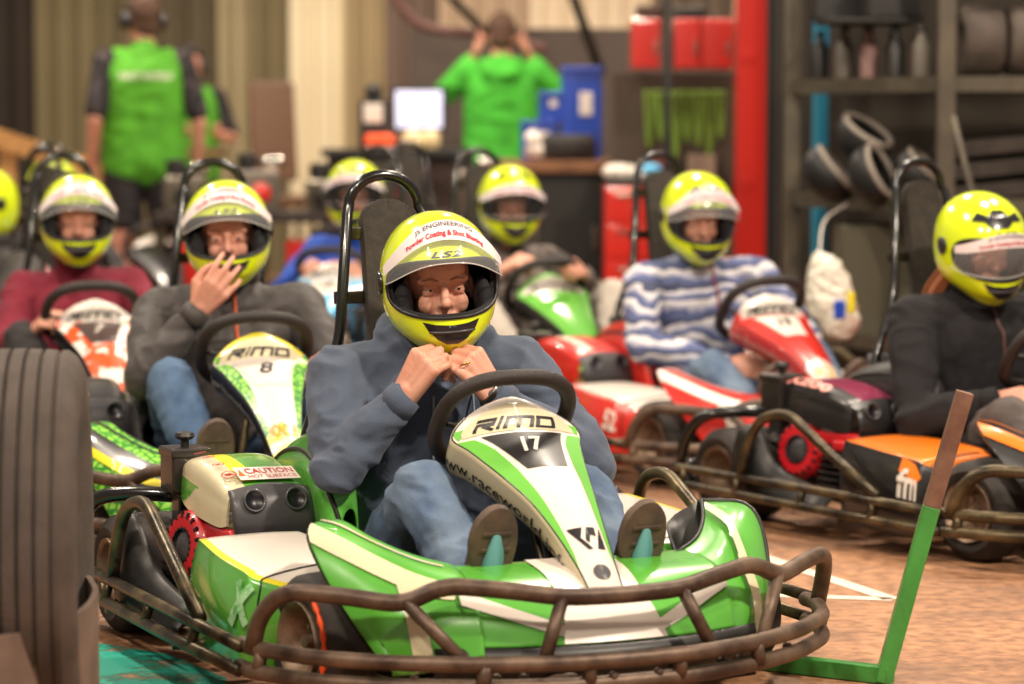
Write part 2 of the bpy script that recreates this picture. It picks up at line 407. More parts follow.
LOGO = [([(0, 0), (0, .62), (.95, .62)], .27), ([(-.1, 1), (1.1, 1), (1.1, .5), (.55, .42), (1.15, 0)], .27), ([(1.55, 0), (1.55, .62)], .22), ([(1.55, .88), (1.55, 1.1)], .22),
        ([(2.0, 0), (2.0, 1), (2.85, 1), (2.85, 0)], .27), ([(2.85, 1), (3.7, 1), (3.7, 0)], .27), ([(4.1, 0), (4.1, 1), (5.2, 1), (5.2, 0), (4.1, 0)], .27)]
def stroke(pts, w):
    bm = bmesh.new()
    for a, b in zip(pts, pts[1:]):
        a, b = V((a[0], a[1], 0)), V((b[0], b[1], 0)); d = (b-a).normalized(); n = V((-d.y, d.x, 0))*w/2; e = d*w*.45
        bm.faces.new([bm.verts.new(p) for p in (a-e-n, b+e-n, b+e+n, a-e+n)])
    return bm
def build_kart(name, loc, rz, c, label, detail=2, group=None):
    K = empty(name, loc, rz); tag(K, label, 'go-kart', group)
    body, accent = c['body'], c['accent']
    # ---- underframe
    bm = bmesh.new()
    for s in (-1, 1):
        add_tube(bm, rounded([(-1.25, s*.30, .075), (-.6, s*.33, .06), (-.15, s*.22, .06), (.25, s*.2, .07)], .1), .016, 8)
        add_tube(bm, [(-.45, s*.3, .06), (-.45, s*.68, .085)], .013, 8); add_tube(bm, [(-.95, s*.3, .07), (-.95, s*.68, .085)], .013, 8)
    for x in (-1.2, -.6, 0., .24): add_tube(bm, [(x, -.3 if x < -.1 else -.22, .065), (x, .3 if x < -.1 else .22, .065)], .014, 8)
    add_tube(bm, [(-1.1, -.58, .14), (-1.1, .58, .14)], .018, 10)
    add_tube(bm, [(-.08, -.5, .14), (-.08, -.24, .10), (-.08, .24, .10), (-.08, .5, .14)], .012, 8)
    link('chassis_frame', bm, BLACKMETAL, K)
    bm = bmesh.new(); prism(bm, [(-.62, -.3), (-.1, -.2), (.27, -.19), (.27, .19), (-.1, .2), (-.62, .3)], Matrix.Translation((0, 0, .04)), .006)
    link('floor_pan', bm, BLACKP, K, smooth=False)
    # ---- side rails
    for s in (-1, 1):
        bm = bmesh.new()
        add_tube(bm, rounded([(-1.28, s*.60, .15), (-1.30, s*.66, .15), (-1.22, s*.672, .15), (-.5, s*.68, .155), (-.02, s*.675, .152)], .05), .0135, 12)
        add_tube(bm, rounded([(-1.28, s*.60, .103), (-1.30, s*.67, .103), (-1.2, s*.685, .103), (-.5, s*.69, .103), (-.02, s*.68, .103)], .05), .0135, 12)
        add_tube(bm, rounded([(-.925, s*.672, .15), (-.905, s*.668, .24), (-.85, s*.66, .335), (-.72, s*.655, .362), (-.52, s*.66, .265), (-.293, s*.67, .165)], .055, 6), .0155, 12)
        for x in (-1.2, -.93, -.62, -.3): add_tube(bm, [(x, s*.675, .155), (x, s*.69, .103)], .012, 8)
        link('side_rail', bm, c.get('rail', BLACKMETAL), K)
    # ---- rear bumper
    bm = bmesh.new()
    for z in (.15, .103): add_tube(bm, rounded([(-1.27, -.62, z), (-1.36, -.5, z), (-1.37, 0, z), (-1.36, .5, z), (-1.27, .62, z)], .1), .0165, 10)
    for s in (-1, 1):
        add_tube(bm, rounded([(-1.26, s*.655, .15), (-1.24, s*.655, .22), (-1.17, s*.65, .315), (-1.10, s*.56, .33), (-1.02, s*.42, .32)], .06, 6), .018, 12)
        add_tube(bm, rounded([(-1.30, s*.3, .07), (-1.36, s*.3, .12)], .02), .014, 8)
    link('rear_bumper', bm, HOOPM, K)
    # ---- front bumper
    fb = c.get('bumper', TUBEFRONT)
    bm = bmesh.new()
    half = [(-.06, .678), (.0, .673), (.15, .60), (.27, .47), (.36, .31), (.41, .15), (.42, 0)]
    full = [(x, -y) for x, y in half]+[(x, y) for x, y in half[-2::-1]]
    add_tube(bm, rounded([(x, y*.972, .15) for x, y in full], .05, 4), .0165, 14)
    add_tube(bm, rounded([(x*.985-.005, y*.98, .103) for x, y in full], .05, 4), .0165, 14)
    top = [(.0, .675, .15), (.03, .672, .22), (.085, .64, .277), (.15, .55, .272), (.235, .435, .257), (.255, .36, .295), (.31, .24, .285), (.352, .134, .270), (.36, 0, .268)]
    topf = [mir(p) for p in top]+top[-2::-1]
    add_tube(bm, rounded([(p[0], p[1]*.972, p[2]) for p in topf], .045, 5), .0178, 14)
    for s in (-1, 1):
        add_tube(bm, [(.237, s*.42, .262), (.325, s*.335, .155)], .014, 12)
        add_tube(bm, [(.352, s*.134, .268), (.38, s*.185, .155)], .014, 12)
        add_tube(bm, [(.36, s*.3, .15), (.355, s*.31, .103)], .015, 8); add_tube(bm, [(.02, s*.645, .15), (.015, s*.65, .103)], .015, 8)
        add_tube(bm, [(.41, s*.1, .15), (.405, s*.1, .103)], .015, 8)
        add_tube(bm, [(.38, s*.12, .11), (.2, s*.19, .07)], .014, 8)
        for yy in (.05, .22, .27, .42):
            xx = .425-.0 if yy < .2 else .40-(yy-.15)*.4
            add_lathe(bm, [(.009, 0), (.009, .012), (.004, .016)], frame((xx-.02, s*yy, .118), (1, 0, 0)), 8)
    link('front_bumper', bm, fb, K)
    # ---- wheels
    wheel(K, -.08, -.535, -.405, .14, .14, side=-1, steer=.12, mark=c.get('mark', False))
    wheel(K, -.08, .535, .405, .14, .14, side=1, steer=.12)
    wheel(K, -1.10, -.63, -.43, .14, .14); wheel(K, -1.10, .63, .43, .14, .14)
    # ---- rear wheel guards: dark plastic plates
    for s in (-1, 1):
        g = Grid([[(-1.02, s*.64, .10), (-1.01, s*.64, .2), (-.98, s*.64, .29), (-.95, s*.61, .31)],
                  [(-.94, s*.65, .10), (-.93, s*.65, .19), (-.915, s*.64, .26), (-.90, s*.61, .285)],
                  [(-.84, s*.64, .09), (-.84, s*.63, .12), (-.84, s*.61, .16), (-.84, s*.58, .18)],
                  [(-.60, s*.63, .08), (-.60, s*.62, .09), (-.60, s*.60, .11), (-.60, s*.57, .13)]])
        link('wheel_guard', g.mesh(10, 8, thick=.006), BLACKP, K)
    # ---- nose panel (low, between the fenders)
    def nose_mid(y):
        return [(.09-.2*y*y, y, .295), (.19, y, .275), (.285-.5*y*y, y, .22), (.325-.7*y*y, y, .165)]
    g = Grid([nose_mid(y) for y in (-.30, -.2, -.1, 0, .1, .2, .30)])
    cw = c.get('nose_mid', WHITE)
    o = link('nose_panel', g.mesh(60, 30, thick=.008), [body], K)
    def gm(S_, out=1, lift=.0015):
        def f(x, y):
            n = S_.n(x, y); n = n if n.x+n.z > 0 else -n
            return (S_(x, y)+n*(lift+.0), n)
        return f
    if detail > 0:
        bm = bmesh.new()
        decal(bm, poly_bm([(.34, .0), (.66, .0), (.655, .5), (.69, 1), (.31, 1), (.345, .5)]), gm(g, lift=.0115), (6, 16))
        for s in (-1, 1):
            e = lambda t: .5+s*t
            decal(bm, poly_bm([(e(.17), .93), (e(.17), .80), (e(.499), .40), (e(.499), .54)][::1]), gm(g, lift=.0120), (12, 12))
        link('nose_graphic', bm, cw, o)
    bm = bmesh.new()
    g2 = Grid([[(.335-.75*y*y, y, .165), (.345-.75*y*y, y, .13), (.32-.75*y*y, y, .10)] for y in (-.36, -.18, 0, .18, .36)])
    link('nose_skirt', g2.mesh(24, 4, thick=.006), BLACKP, K)
    # ---- fenders
    for s in (-1, 1):
        rows = [[(.085, .26, .298), (.17, .26, .278), (.25, .265, .225), (.285, .27, .15)],
                [(.04, .33, .318), (.13, .34, .293), (.215, .35, .215), (.235, .355, .12)],
                [(-.03, .385, .345), (.055, .41, .320), (.15, .425, .23), (.175, .42, .105)],
                [(-.10, .42, .372), (-.01, .475, .350), (.09, .470, .25), (.19, .42, .11)],
                [(-.14, .435, .372), (-.055, .515, .364), (.05, .50, .265), (.165, .435, .13)]]
        g = Grid([[(x, s*y, z) for x, y, z in r] for r in rows])
        o = link('front_fender', g.mesh(44, 36, thick=-.010), [body], K)
        if detail > 0:
            def gf(x, y, g=g):
                n = g.n(x, y); n = n if n.x+n.z*.3 > 0 else -n
                return (g(x, y)+n*FL, n)
            FL = .0135
            bm = bmesh.new(); U = [k/16 for k in range(17)]
            if s < 0: decal(bm, poly_bm([(.12+.88*u, .44-.02*u+.10*(1-u)) for u in U]+[(.05+.95*u, .27-.02*u+.14*(1-u)) for u in U[::-1]]), gf, (14, 8))
            else: decal(bm, poly_bm([(.60, .02), (.69, .02), (.60, .25), (.43, .50), (.35, .46), (.51, .25)]), gf, (10, 18))
            if s < 0: decal(bm, poly_bm([(.1+.9*u, .14+.05*(1-u)) for u in U]+[(.1+.9*u, .10+.05*(1-u)) for u in U[::-1]]), gf, (14, 2))
            decal(bm, poly_bm([(.36, .43), (.42, .47), (.34, .99), (.24, .99), (.32, .50)]), gf, (6, 12))
            link('fender_graphic', bm, c.get('stripe', CREAM), o)
            if c.get('stripe2'):
                bm = bmesh.new(); decal(bm, poly_bm([(.05+.95*u, .52-.02*u+.10*(1-u)) for u in U]+[(.05+.95*u, .445-.02*u+.10*(1-u)) for u in U[::-1]]), gf, (14, 4)); link('fender_edge_graphic', bm, c['stripe2'], o)
        bm = bmesh.new()
        r2 = Grid([[(-.14, s*.435, .372), (-.06, s*.42, .28), (.0, s*.41, .2), (.03, s*.40, .11)],
                   [(-.12, s*.35, .335), (-.05, s*.35, .25), (0, s*.35, .18), (.03, s*.35, .11)],
                   [(.07, s*.27, .296), (.07, s*.27, .24), (.08, s*.27, .18), (.1, s*.27, .11)]])
        link('fender_liner', r2.mesh(8, 8, thick=.005), BLACKP, K)
        if detail > 1:
            bm = bmesh.new(); edge = [g(1, t/14) for t in range(15)]
            add_tube(bm, edge, .006, 6); add_tube(bm, [g(t/14, 0) for t in range(15)], .005, 6)
            link('fender_trim', bm, c.get('trim', BLACKP), K)
    # ---- steering fairing
    rows = [(-.222, .612, .030), (-.214, .606, .070), (-.200, .592, .108), (-.184, .570, .138), (-.170, .548, .151), (-.130, .530, .132), (-.07, .503, .112), (-.01, .474, .094), (.055, .436, .075), (.12, .388, .060), (.18, .338, .048), (.225, .298, .041), (.268, .255, .037)]
    rows = [(x, z, w*c.get('fw', 1.)) for x, z, w in rows]
    R = []
    for i, (x, z, w) in enumerate(rows):
        nx, nz = .62, .78
        r = []
        for k in (-1, -.55, 0, .55, 1):
            d = -.028*k*k*min(1, w/.1)
            r.append((x+nx*d, w*k+.014, z+nz*d))
        R.append(r)
    F = Grid(R)
    fr = c['fairing']
    FM = [fr['base'], fr['edge'], fr.get('top', fr['base']), fr.get('low', fr['base'])]
    fo = link('steering_fairing', F.mesh(64, 28, lambda u, v: 2 if u < .27 else 0), FM, K)
    # side walls of the fairing
    for s in (-1, 1):
        rr = []
        for i in range(2, 13):
            x, z, w = rows[i]; e = V(R[i][0 if s < 0 else 4]); d = .112-.005*i
            rr.append([e, e+V((-.42*d, -s*.006, -.5*d)), e+V((-.62*d, -s*.02, -.82*d))])
        W = Grid(rr)
        link('fairing_side', W.mesh(40, 8, thick=.003), fr['side'], K)
        bm = bmesh.new(); add_tube(bm, [W(t/30, 0) for t in range(31)], .0022, 5); link('fairing_seam', bm, INK, K)
        if s < 0 and fr.get('url'):
            bm = bmesh.new()
            def fmw(x, y):
                u = .15+.67*x; v = .70-.42*y; return (W(u, v)-W.n(u, v)*(-.005 if W.n(u, v).y < 0 else .005), W.n(u, v)*(1 if W.n(u, v).y < 0 else -1))
            decal(bm, text_bm(fr['url']), fmw, (24, 2)); link('web_address', bm, fr.get('urlc', INK), K)
    def fmap(x, y, lift=.0016):
        # x: -1..1 across, y: 0 top .. 1 bottom
        u = y; v = (x+1)/2; n = F.n(u, v)
        if n.x < 0: n = -n
        return (F(u, v)+n*lift, n)
    def halfw(u):
        t = min(max(u, 0), 1)*12; i = min(int(t), 11); return rows[i][2]*(1-t+i)+rows[i+1][2]*(t-i)
    def fmetric(xm, y, lift): return fmap(xm/halfw(y), y, lift)
    if detail > 0:
        bm = bmesh.new()
        for s in (-1, 1):
            pl = [(s*.995, .275), (s*.62, .275), (s*.93, .352)]
            decal(bm, poly_bm(pl), lambda x, y: fmap(x, y, .0012), (6, 6))
            inn = [(.72, .37), (.62, .45), (.60, .55), (.64, .65), (.70, .75), (.80, .84), (.97, .90)]
            out = [(.995, .88), (.995, .75), (.995, .6), (.995, .5), (.995, .4), (.995, .36)]
            decal(bm, poly_bm([(s*x, y) for x, y in inn+out]), lambda x, y: fmap(x, y, .0012), (6, 24))
        link('edge_graphic', bm, fr['edge'], fo)
        if fr.get('lowu'):
            bm = bmesh.new(); lu = fr['lowu']; decal(bm, poly_bm([(-.99, lu+.05), (0, lu), (.99, lu+.05), (.99, .995), (-.99, .995)]), lambda x, y: fmap(x, y, .0020), (6, 12)); link('lower_graphic', bm, fr['low'], fo)
        bm = bmesh.new()
        decal(bm, poly_bm([(-.86+1.72*k/16, .345-.0*k) for k in range(17)]+[(.86*math.cos(a), .335-.21*math.sin(a)) for a in [PI*k/16 for k in range(1, 16)]]), fmap, (10, 8))
        link('logo_oval', bm, fr.get('oval', CREAM), fo)
        bm = bmesh.new()
        for st_, w_ in LOGO:
            decal(bm, stroke(st_, w_), lambda x, y: fmap(-.64+1.24*(x+.30*y)/5.7, .322-.075*y, .003), (3, 3))
        link('logo_text', bm, INK, fo)
        bm = bmesh.new()
        decal(bm, poly_bm([(-.62, .36), (.62, .36), (.46, .52), (0, .565), (-.46, .52)] if fr.get('pent') else [(-.60, .365), (.60, .365), (.42, .56), (-.42, .56)]), fmap, (8, 8))
        link('number_plate', bm, fr['plate'], fo)
        num = c.get('num')
        if num:
            bm = bmesh.new(); w = .026 if len(num) > 1 else .019
            decal(bm, text_bm(num, bold=.03 if len(num) > 1 else .01, shear=.30), lambda x, y: fmetric(-w+2*w*x, .485-.075*y, .0035), (6, 4))
            link('race_number', bm, fr['numc'], fo)
        if fr.get('logo'):
            bm = bmesh.new()
            for poly in ([(-.55, .775), (-.05, .775), (-.3, .81)], [(-.6, .775), (-.48, .775), (.05, .84), (-.15, .84)], [(.6, .775), (.6, .84), (.25, .84), (.45, .8)], [(.1, .775), (.4, .775), (.35, .80), (.15, .795), (.0, .82), (-.1, .81)]):
                decal(bm, poly_bm(poly), lambda x, y: fmap(x, y, .002), (3, 3))
            link('maker_emblem', bm, fr['logo'], fo)
            bm = bmesh.new()
            decal(bm, poly_bm([(.4*math.cos(a), .925+.026*math.sin(a)) for a in [2*PI*k/16 for k in range(16)]]), lambda x, y: fmap(x, y, .003), (2, 2))
            link('bolt_head', bm, GREYP, fo)
        if fr.get('word'):
            bm = bmesh.new()
            decal(bm, text_bm(fr['word'], bold=.02), lambda x, y: fmap(-.7+1.4*x, .80-.05*y, .003), (8, 3)); link('sponsor_word', bm, fr.get('wordc', YEL), fo)
    # ---- steering wheel, column
    C0 = V((-.245, 0.005, .560))+V(c.get('swo', (0, 0, 0))); up = V((.62, 0, .78)); nn = V((-.78, 0, .62)); M = frame(C0, nn, (0, 1, 0))
    # in-plane: e1 = +y, e2
    def wp(a):
        ca, sa = math.cos(a), math.sin(a)
        k = (abs(ca)**2.6+abs(sa)**2.6)**(-1/2.6)
        return C0+V((0, 1, 0))*(.150*ca*k)+up*(.128*sa*k)
    bm = bmesh.new(); add_tube(bm, [wp(2*PI*k/48) for k in range(48)], .0175, 12, closed=True)
    sw = link('steering_wheel', bm, WHEELG, K)
    bm = bmesh.new()
    for a in (0, PI, 1.5*PI):
        add_tube(bm, [C0+(wp(a)-C0)*.15-nn*.03, C0+(wp(a)-C0)*.6-nn*.02, wp(a)], .009, 6, flat=.6)
    for s in (-1, 1): add_box(bm, C0+V((0, s*.10, 0))-nn*.012, (.02, .03, .012), bev=.004)
    add_lathe(bm, [(.03, -.045), (.034, -.035), (.034, -.02), (.02, -.012)], M, 16)
    link('wheel_spokes', bm, BLACKP, sw)
    bm = bmesh.new()
    add_tube(bm, [C0-nn*.03, (-.02, 0, .27), (.12, 0, .10)], .011, 8)
    for s in (-1, 1): add_tube(bm, rounded([(-.13, s*.03, .44), (-.10, s*.055, .30), (-.08, s*.10, .07)], .05), .011, 8)
    add_tube(bm, rounded([(.2, 0, .28), (.16, .0, .18), (.2, 0, .08)], .04), .012, 8)
    link('steering_column', bm, BLACKMETAL, K)
    # ---- pedals
    for s, m_ in ((-1, c.get('pedal', LGREEN)), (1, REDP)):
        bm = bmesh.new()
        add_tube(bm, rounded([(.15, s*.235, .262), (.13, s*.20, .270), (.125, s*.12, .270), (.15, s*.085, .258), (.16, s*.08, .20), (.16, s*.08, .07)], .03), .0105, 10)
        link('pedal', bm, m_, K)
    # ---- seat, headrest, roll hoop
    g = Grid([[(-.42, y*1.0, .09+.25*y*y*4*.25), (-.60, y*1.05, .055+y*y*2.2*.6), (-.76, y*1.08, .12+y*y*1.9), (-.84, y*1.05, .30+y*y*1.0*.4), (-.91, y*.9, .50)] for y in (-.23, -.19, -.1, 0, .1, .19, .23)])
    link('seat', g.mesh(28, 24, thick=.008), SEATM, K)
    bm = bmesh.new()
    pl = round_poly([(-.072, -.24), (.072, -.24), (.068, .22), (-.068, .22)], .07, 8)
    M = frame((-.925, 0, .78), (.985, 0, .17), (0, -1, 0)); M = M @ Matrix.Identity(4)
    prism(bm, [(y, x) for x, y in pl] if False else pl, frame((-.93, .020, .80), (.98, 0, .19), (0, 1, 0)), .035, bev=.012)
    link('headrest', bm, PADM, K, autosmooth=40)
    bm = bmesh.new()
    hp = []
    L_ = [(-.80, -.30, .10), (-.86, -.27, .32), (-.862, -.225, .50), (-.885, -.138, .68), (-.935, -.097, .985)]
    arc = [(-.946-.002*math.sin(a), -.090*math.cos(a), 1.0+.078*math.sin(a)) for a in [PI*k/12 for k in range(0, 13)]]
    hp = rounded(L_, .06, 5)+arc+[mir(p) for p in rounded(L_, .06, 5)[::-1]]; hp = [(p[0], p[1]+.012, p[2]) for p in hp]
    add_tube(bm, hp, .0135, 12)
    link('roll_hoop', bm, HOOPM, K)
    for z, w in ((.94, .105), (.79, .130)):
        bm = bmesh.new(); add_box(bm, (-.93+(.94-z)*.16-.012, 0, z), (.012, w*2-.01, .03), bev=.003)
        link('hoop_brace', bm, BLACKMETAL, K)
    # ---- engine
    E_ = c.get('cover', {})
    ct, cs, cf = E_.get('top', body), E_.get('side', CREAM), E_.get('front', GREYP)
    # cover: sections along x, each (y,z) profile from outer low edge over the top to inner low edge
    def sec(x, yo, yi, zl, zt, k=0):
        return [(x, yo, zl), (x, yo+.003, (zl+zt)/2), (x, yo+.018, zt-.010), (x, (yo+yi)/2, zt), (x, yi-.01, zt-.01), (x, yi, zl+.03)]
    g = Grid([sec(-.955, -.485, -.31, .355, .405), sec(-.94, -.500, -.30, .335, .428), sec(-.86, -.508, -.295, .315, .436), sec(-.75, -.508, -.295, .305, .424), sec(-.665, -.503, -.298, .300, .402), sec(-.632, -.495, -.303, .305, .384)])
    def cm(u, v):
        if v < .50: return 3 if (v < .22 and u < .3+v) else 1
        if v < .58 and u < .8: return 2
        return 0
    eo = link('engine_cover', g.mesh(60, 50, cm, thick=.006), [ct, cs, E_.get('line', YEL), body], K, autosmooth=60)
    bm = bmesh.new()
    g3 = Grid([[(-.640, -.488, .384), (-.636, -.42, .397), (-.636, -.36, .397), (-.640, -.300, .388)],
               [(-.608, -.490, .362), (-.602, -.42, .368), (-.602, -.36, .368), (-.608, -.296, .362)],
               [(-.594, -.490, .315), (-.588, -.42, .315), (-.588, -.36, .315), (-.594, -.292, .315)],
               [(-.604, -.480, .262), (-.600, -.42, .255), (-.600, -.36, .255), (-.604, -.296, .262)]])
    fo2 = link('cover_front', g3.mesh(16, 16, thick=.01), cf, K)
    for yy in (-.443, -.343):
        bm = bmesh.new(); p = g3(.36, .5+(yy+.393)/.19); M = frame(p+V((.003, 0, .001)), (.95, 0, .3), (0, 1, 0))
        add_lathe(bm, [(.0005, .0008), (.0215, .001), (.022, .0045), (.027, .004), (.026, -.002)], M, 24, mis=[1, 0, 0, 0, 0])
        link('cover_vent', bm, [GREYP, INK], fo2)
    if detail > 1:
        if E_.get('caution'):
            q = quadmap((-.715, -.455, .380), (-.715, -.262, .376), (-.745, -.262, .388), (-.745, -.455, .391), .007, (.3, 0, .95))
            q = quadmap((-.648, -.455, .3975), (-.648, -.312, .3955), (-.712, -.312, .4155), (-.712, -.455, .418), .009, (.28, 0, .96))
            bm = bmesh.new(); decal(bm, poly_bm([(0, 0), (1, 0), (1, 1), (0, 1)]), q, (6, 2)); lb = link('caution_label', bm, WHITE, eo)
            bm = bmesh.new(); q2 = lambda x, y: (q(x, y)[0]+V((.0004, 0, .0012)), q(x, y)[1])
            decal(bm, text_bm('CAUTION', bold=.02), lambda x, y: q2(.16+.8*x, .45+.42*y), (2, 1))
            decal(bm, text_bm('HOT SURFACE', bold=.01), lambda x, y: q2(.16+.8*x, .1+.26*y), (2, 1))
            decal(bm, poly_bm([(.02, .3), (.13, .3), (.075, .8)]), q2, (1, 1), mi=1)
            link('caution_text', bm, [REDINK, mat('warning_orange', '#e8641c', .4)], lb)
        if E_.get('icons'):
            for uu, r in ((.36, .014), (.48, .014), (.60, .014), (.74, .018)):
                bm = bmesh.new(); u = (uu, .455)
                def cmap(px_, py_, u=u, g=g):
                    n = g.n(*u); n = n if n.z > 0 else -n; t = V((1, 0, 0)); t = (t-n*t.dot(n)).normalized(); b_ = n.cross(t)
                    return (g(*u)+t*px_+b_*py_+n*.0115, n)
                A_ = [2*PI*k/24 for k in range(25)]
                for k in range(24):
                    a, b_ = A_[k], A_[k+1]
                    decal(bm, poly_bm([(r*math.cos(a), r*math.sin(a)), (r*math.cos(b_), r*math.sin(b_)), (r*.84*math.cos(b_), r*.84*math.sin(b_)), (r*.84*math.cos(a), r*.84*math.sin(a))]), cmap, (1, 1))
                decal(bm, poly_bm([(-.6*r, -.7*r), (-.45*r, -.8*r), (.6*r, .7*r), (.45*r, .8*r)]), cmap, (1, 1))
                decal(bm, poly_bm([(-.3*r, -.5*r), (.3*r, -.5*r), (.45*r, 0), (.1*r, .5*r), (-.35*r, .2*r)]), cmap, (1, 1))
                link('warning_icon', bm, REDINK, eo)
    if E_.get('word') and detail > 0:
        bm = bmesh.new()
        def wm(x, y):
            u, v = .14+.5*x, .36+.09*y; n = g.n(u, v); n = n if n.y < 0 or n.z > .5 else -n; n = n if n.z > 0 else -n
            return (g(u, v)+n*.0125, n)
        decal(bm, text_bm(E_['word'], bold=.035), wm, (8, 2)); link('cover_lettering', bm, mat('pale_red_letters', '#d98a7c', .4), eo)
    # air box
    bm = bmesh.new(); add_box(bm, (-.985, -.475, .388), (.098, .092, .095), bev=.014, taper=(1.0, 1.0)); add_box(bm, (-.985, -.475, .436), (.105, .098, .022), bev=.009); add_box(bm, (-1.0, -.47, .30), (.06, .05, .12), bev=.01)
    ab = link('air_box', bm, mat('air_box_plastic', '#221d1c', .38, coat=.3), K, autosmooth=40)
    bm = bmesh.new(); add_lathe(bm, [(.010, 0), (.010, .016), (.020, .020), (.024, .026), (.020, .034), (.008, .037)], frame((-.985, -.475, .446), (0, 0, 1), (1, 0, 0)), 14); link('knob', bm, BLACKP, ab, autosmooth=40)
    # recoil starter: red fan shroud with slots, facing outwards
    bm = bmesh.new(); M = frame((-.835, -.525, .235), (.2, -1, .15), (1, 0, 0))
    add_lathe(bm, [(.085, -.05), (.088, -.02), (.082, 0), (.070, .012), (.042, .012), (.040, .002), (.03, .008), (.012, .014)], M, 36, mis=[0, 0, 0, 0, 1, 1, 1, 1])
    st = link('recoil_starter', bm, [REDP, GREYP], K, autosmooth=40)
    bm = bmesh.new()
    for k in range(18):
        a = 2*PI*k/18
        add_box(bm, M @ V((.0725*math.cos(a), .0725*math.sin(a), .011)), (.014, .007, .006), rot=M.to_3x3() @ Matrix.Rotation(a, 3, 'Z'))
        add_box(bm, M @ V((.048*math.cos(a), .048*math.sin(a), .008)), (.022, .008, .006), rot=M.to_3x3() @ Matrix.Rotation(a, 3, 'Z') @ Matrix.Rotation(.35, 3, 'Y'))
        add_box(bm, M @ V((.0865*math.cos(a), .0865*math.sin(a), -.025)), (.006, .012, .03), rot=M.to_3x3() @ Matrix.Rotation(a, 3, 'Z'))
    link('starter_slot', bm, INK, st, smooth=False); bpy.context.view_layer.update()
    bm = bmesh.new(); add_box(bm, (-.70, -.455, .278), (.20, .09, .04), bev=.012); add_box(bm, (-.66, -.50, .262), (.06, .04, .03), bev=.01)
    link('engine_shroud', bm, REDP, K)
    bm = bmesh.new(); add_box(bm, (-.84, -.39, .19), (.26, .17, .20), bev=.02)
    for k in range(7): add_box(bm, (-.72+.006*k, -.42, .12+.02*k), (.1, .2, .006))
    add_tube(bm, rounded([(-.66, -.50, .24), (-.60, -.46, .20), (-.58, -.40, .12)], .03), .012, 8)
    add_tube(bm, rounded([(-.98, -.5, .26), (-1.02, -.45, .2), (-.98, -.35, .18)], .03), .02, 8)
    add_box(bm, (-.60, -.26, .27), (.06, .05, .04), bev=.008)
    link('engine_block', bm, mat('engine_metal', '#2c2826', .5, .5, col2='#4a4340', scale=20), K, autosmooth=40)
    # fuel tank / seat side panel
    tp = c.get('tank', body)
    g = Grid([[(-1.0, -.22, .20), (-1.0, -.26, .36), (-1.0, -.245, .400), (-1.0, -.205, .40), (-1.0, -.20, .2)],
              [(-.90, -.22, .16), (-.90, -.265, .38), (-.90, -.25, .445), (-.90, -.205, .44), (-.90, -.20, .16)],
              [(-.76, -.235, .12), (-.74, -.285, .38), (-.745, -.265, .472), (-.75, -.215, .465), (-.76, -.20, .12)],
              [(-.62, -.26, .10), (-.60, -.30, .34), (-.61, -.285, .470), (-.62, -.225, .465), (-.62, -.21, .12)],
              [(-.54, -.27, .10), (-.50, -.305, .28), (-.52, -.285, .42), (-.53, -.23, .42), (-.54, -.21, .12)],
              [(-.52, -.26, .12), (-.47, -.28, .22), (-.49, -.27, .33), (-.50, -.235, .33), (-.52, -.215, .14)]])
    link('tank_panel', g.mesh(30, 24, thick=.004), tp, K)
    bm = bmesh.new(); add_tube(bm, [g(t/20, .42) for t in range(21)], .006, 6); link('tank_trim', bm, BLACKP, K)
    # ---- side pods (right one beside the engine, left one long)
    pod = c.get('pod', {}); pt, ps, pe = pod.get('top', WHITE), pod.get('side', DGREEN), pod.get('edge', YEL)
    def mk_pod(s, x0, x1):
        L = x1-x0
        g = Grid([[(x0, s*.60, .07), (x0, s*.612, .2), (x0, s*.595, .285), (x0, s*.575, .297), (x0, s*.45, .302), (x0, s*.36, .300)],
                  [(x0+L*.5, s*.62, .06), (x0+L*.5, s*.632, .19), (x0+L*.5, s*.612, .272), (x0+L*.5, s*.59, .286), (x0+L*.5, s*.46, .298), (x0+L*.5, s*.36, .298)],
                  [(x1-.05, s*.62, .06), (x1-.05, s*.628, .18), (x1-.05, s*.605, .258), (x1-.055, s*.582, .275), (x1-.06, s*.46, .288), (x1-.07, s*.36, .290)],
                  [(x1-.02, s*.59, .06), (x1-.01, s*.598, .17), (x1-.015, s*.585, .245), (x1-.03, s*.565, .262), (x1-.035, s*.46, .278), (x1-.04, s*.36, .282)],
                  [(x1-.03, s*.48, .06), (x1+.02, s*.48, .15), (x1+.015, s*.48, .215), (x1+.0, s*.48, .242), (x1-.015, s*.44, .268), (x1-.02, s*.36, .274)],
                  [(x1-.04, s*.36, .06), (x1+.015, s*.36, .15), (x1+.01, s*.36, .215), (x1-.0, s*.36, .245), (x1-.01, s*.36, .262), (x1-.015, s*.355, .27)]])
        def pm(u, v):
            if v > .60: return 1 if (u < .86) else 0
            if v > .50: return 2
            if u > .8 and v > .50: return 1
            return 0
        p = link('side_pod', g.mesh(40, 40, pm, thick=.005), [ps, pt, pe], K)
        bm = bmesh.new(); add_tube(bm, [g(.62, t/20) for t in range(3, 20)], .0025, 5); link('pod_seam', bm, INK, p)
        return g, p
    g, p = mk_pod(-1, -.535, -.16)
    em = c.get('emblem')
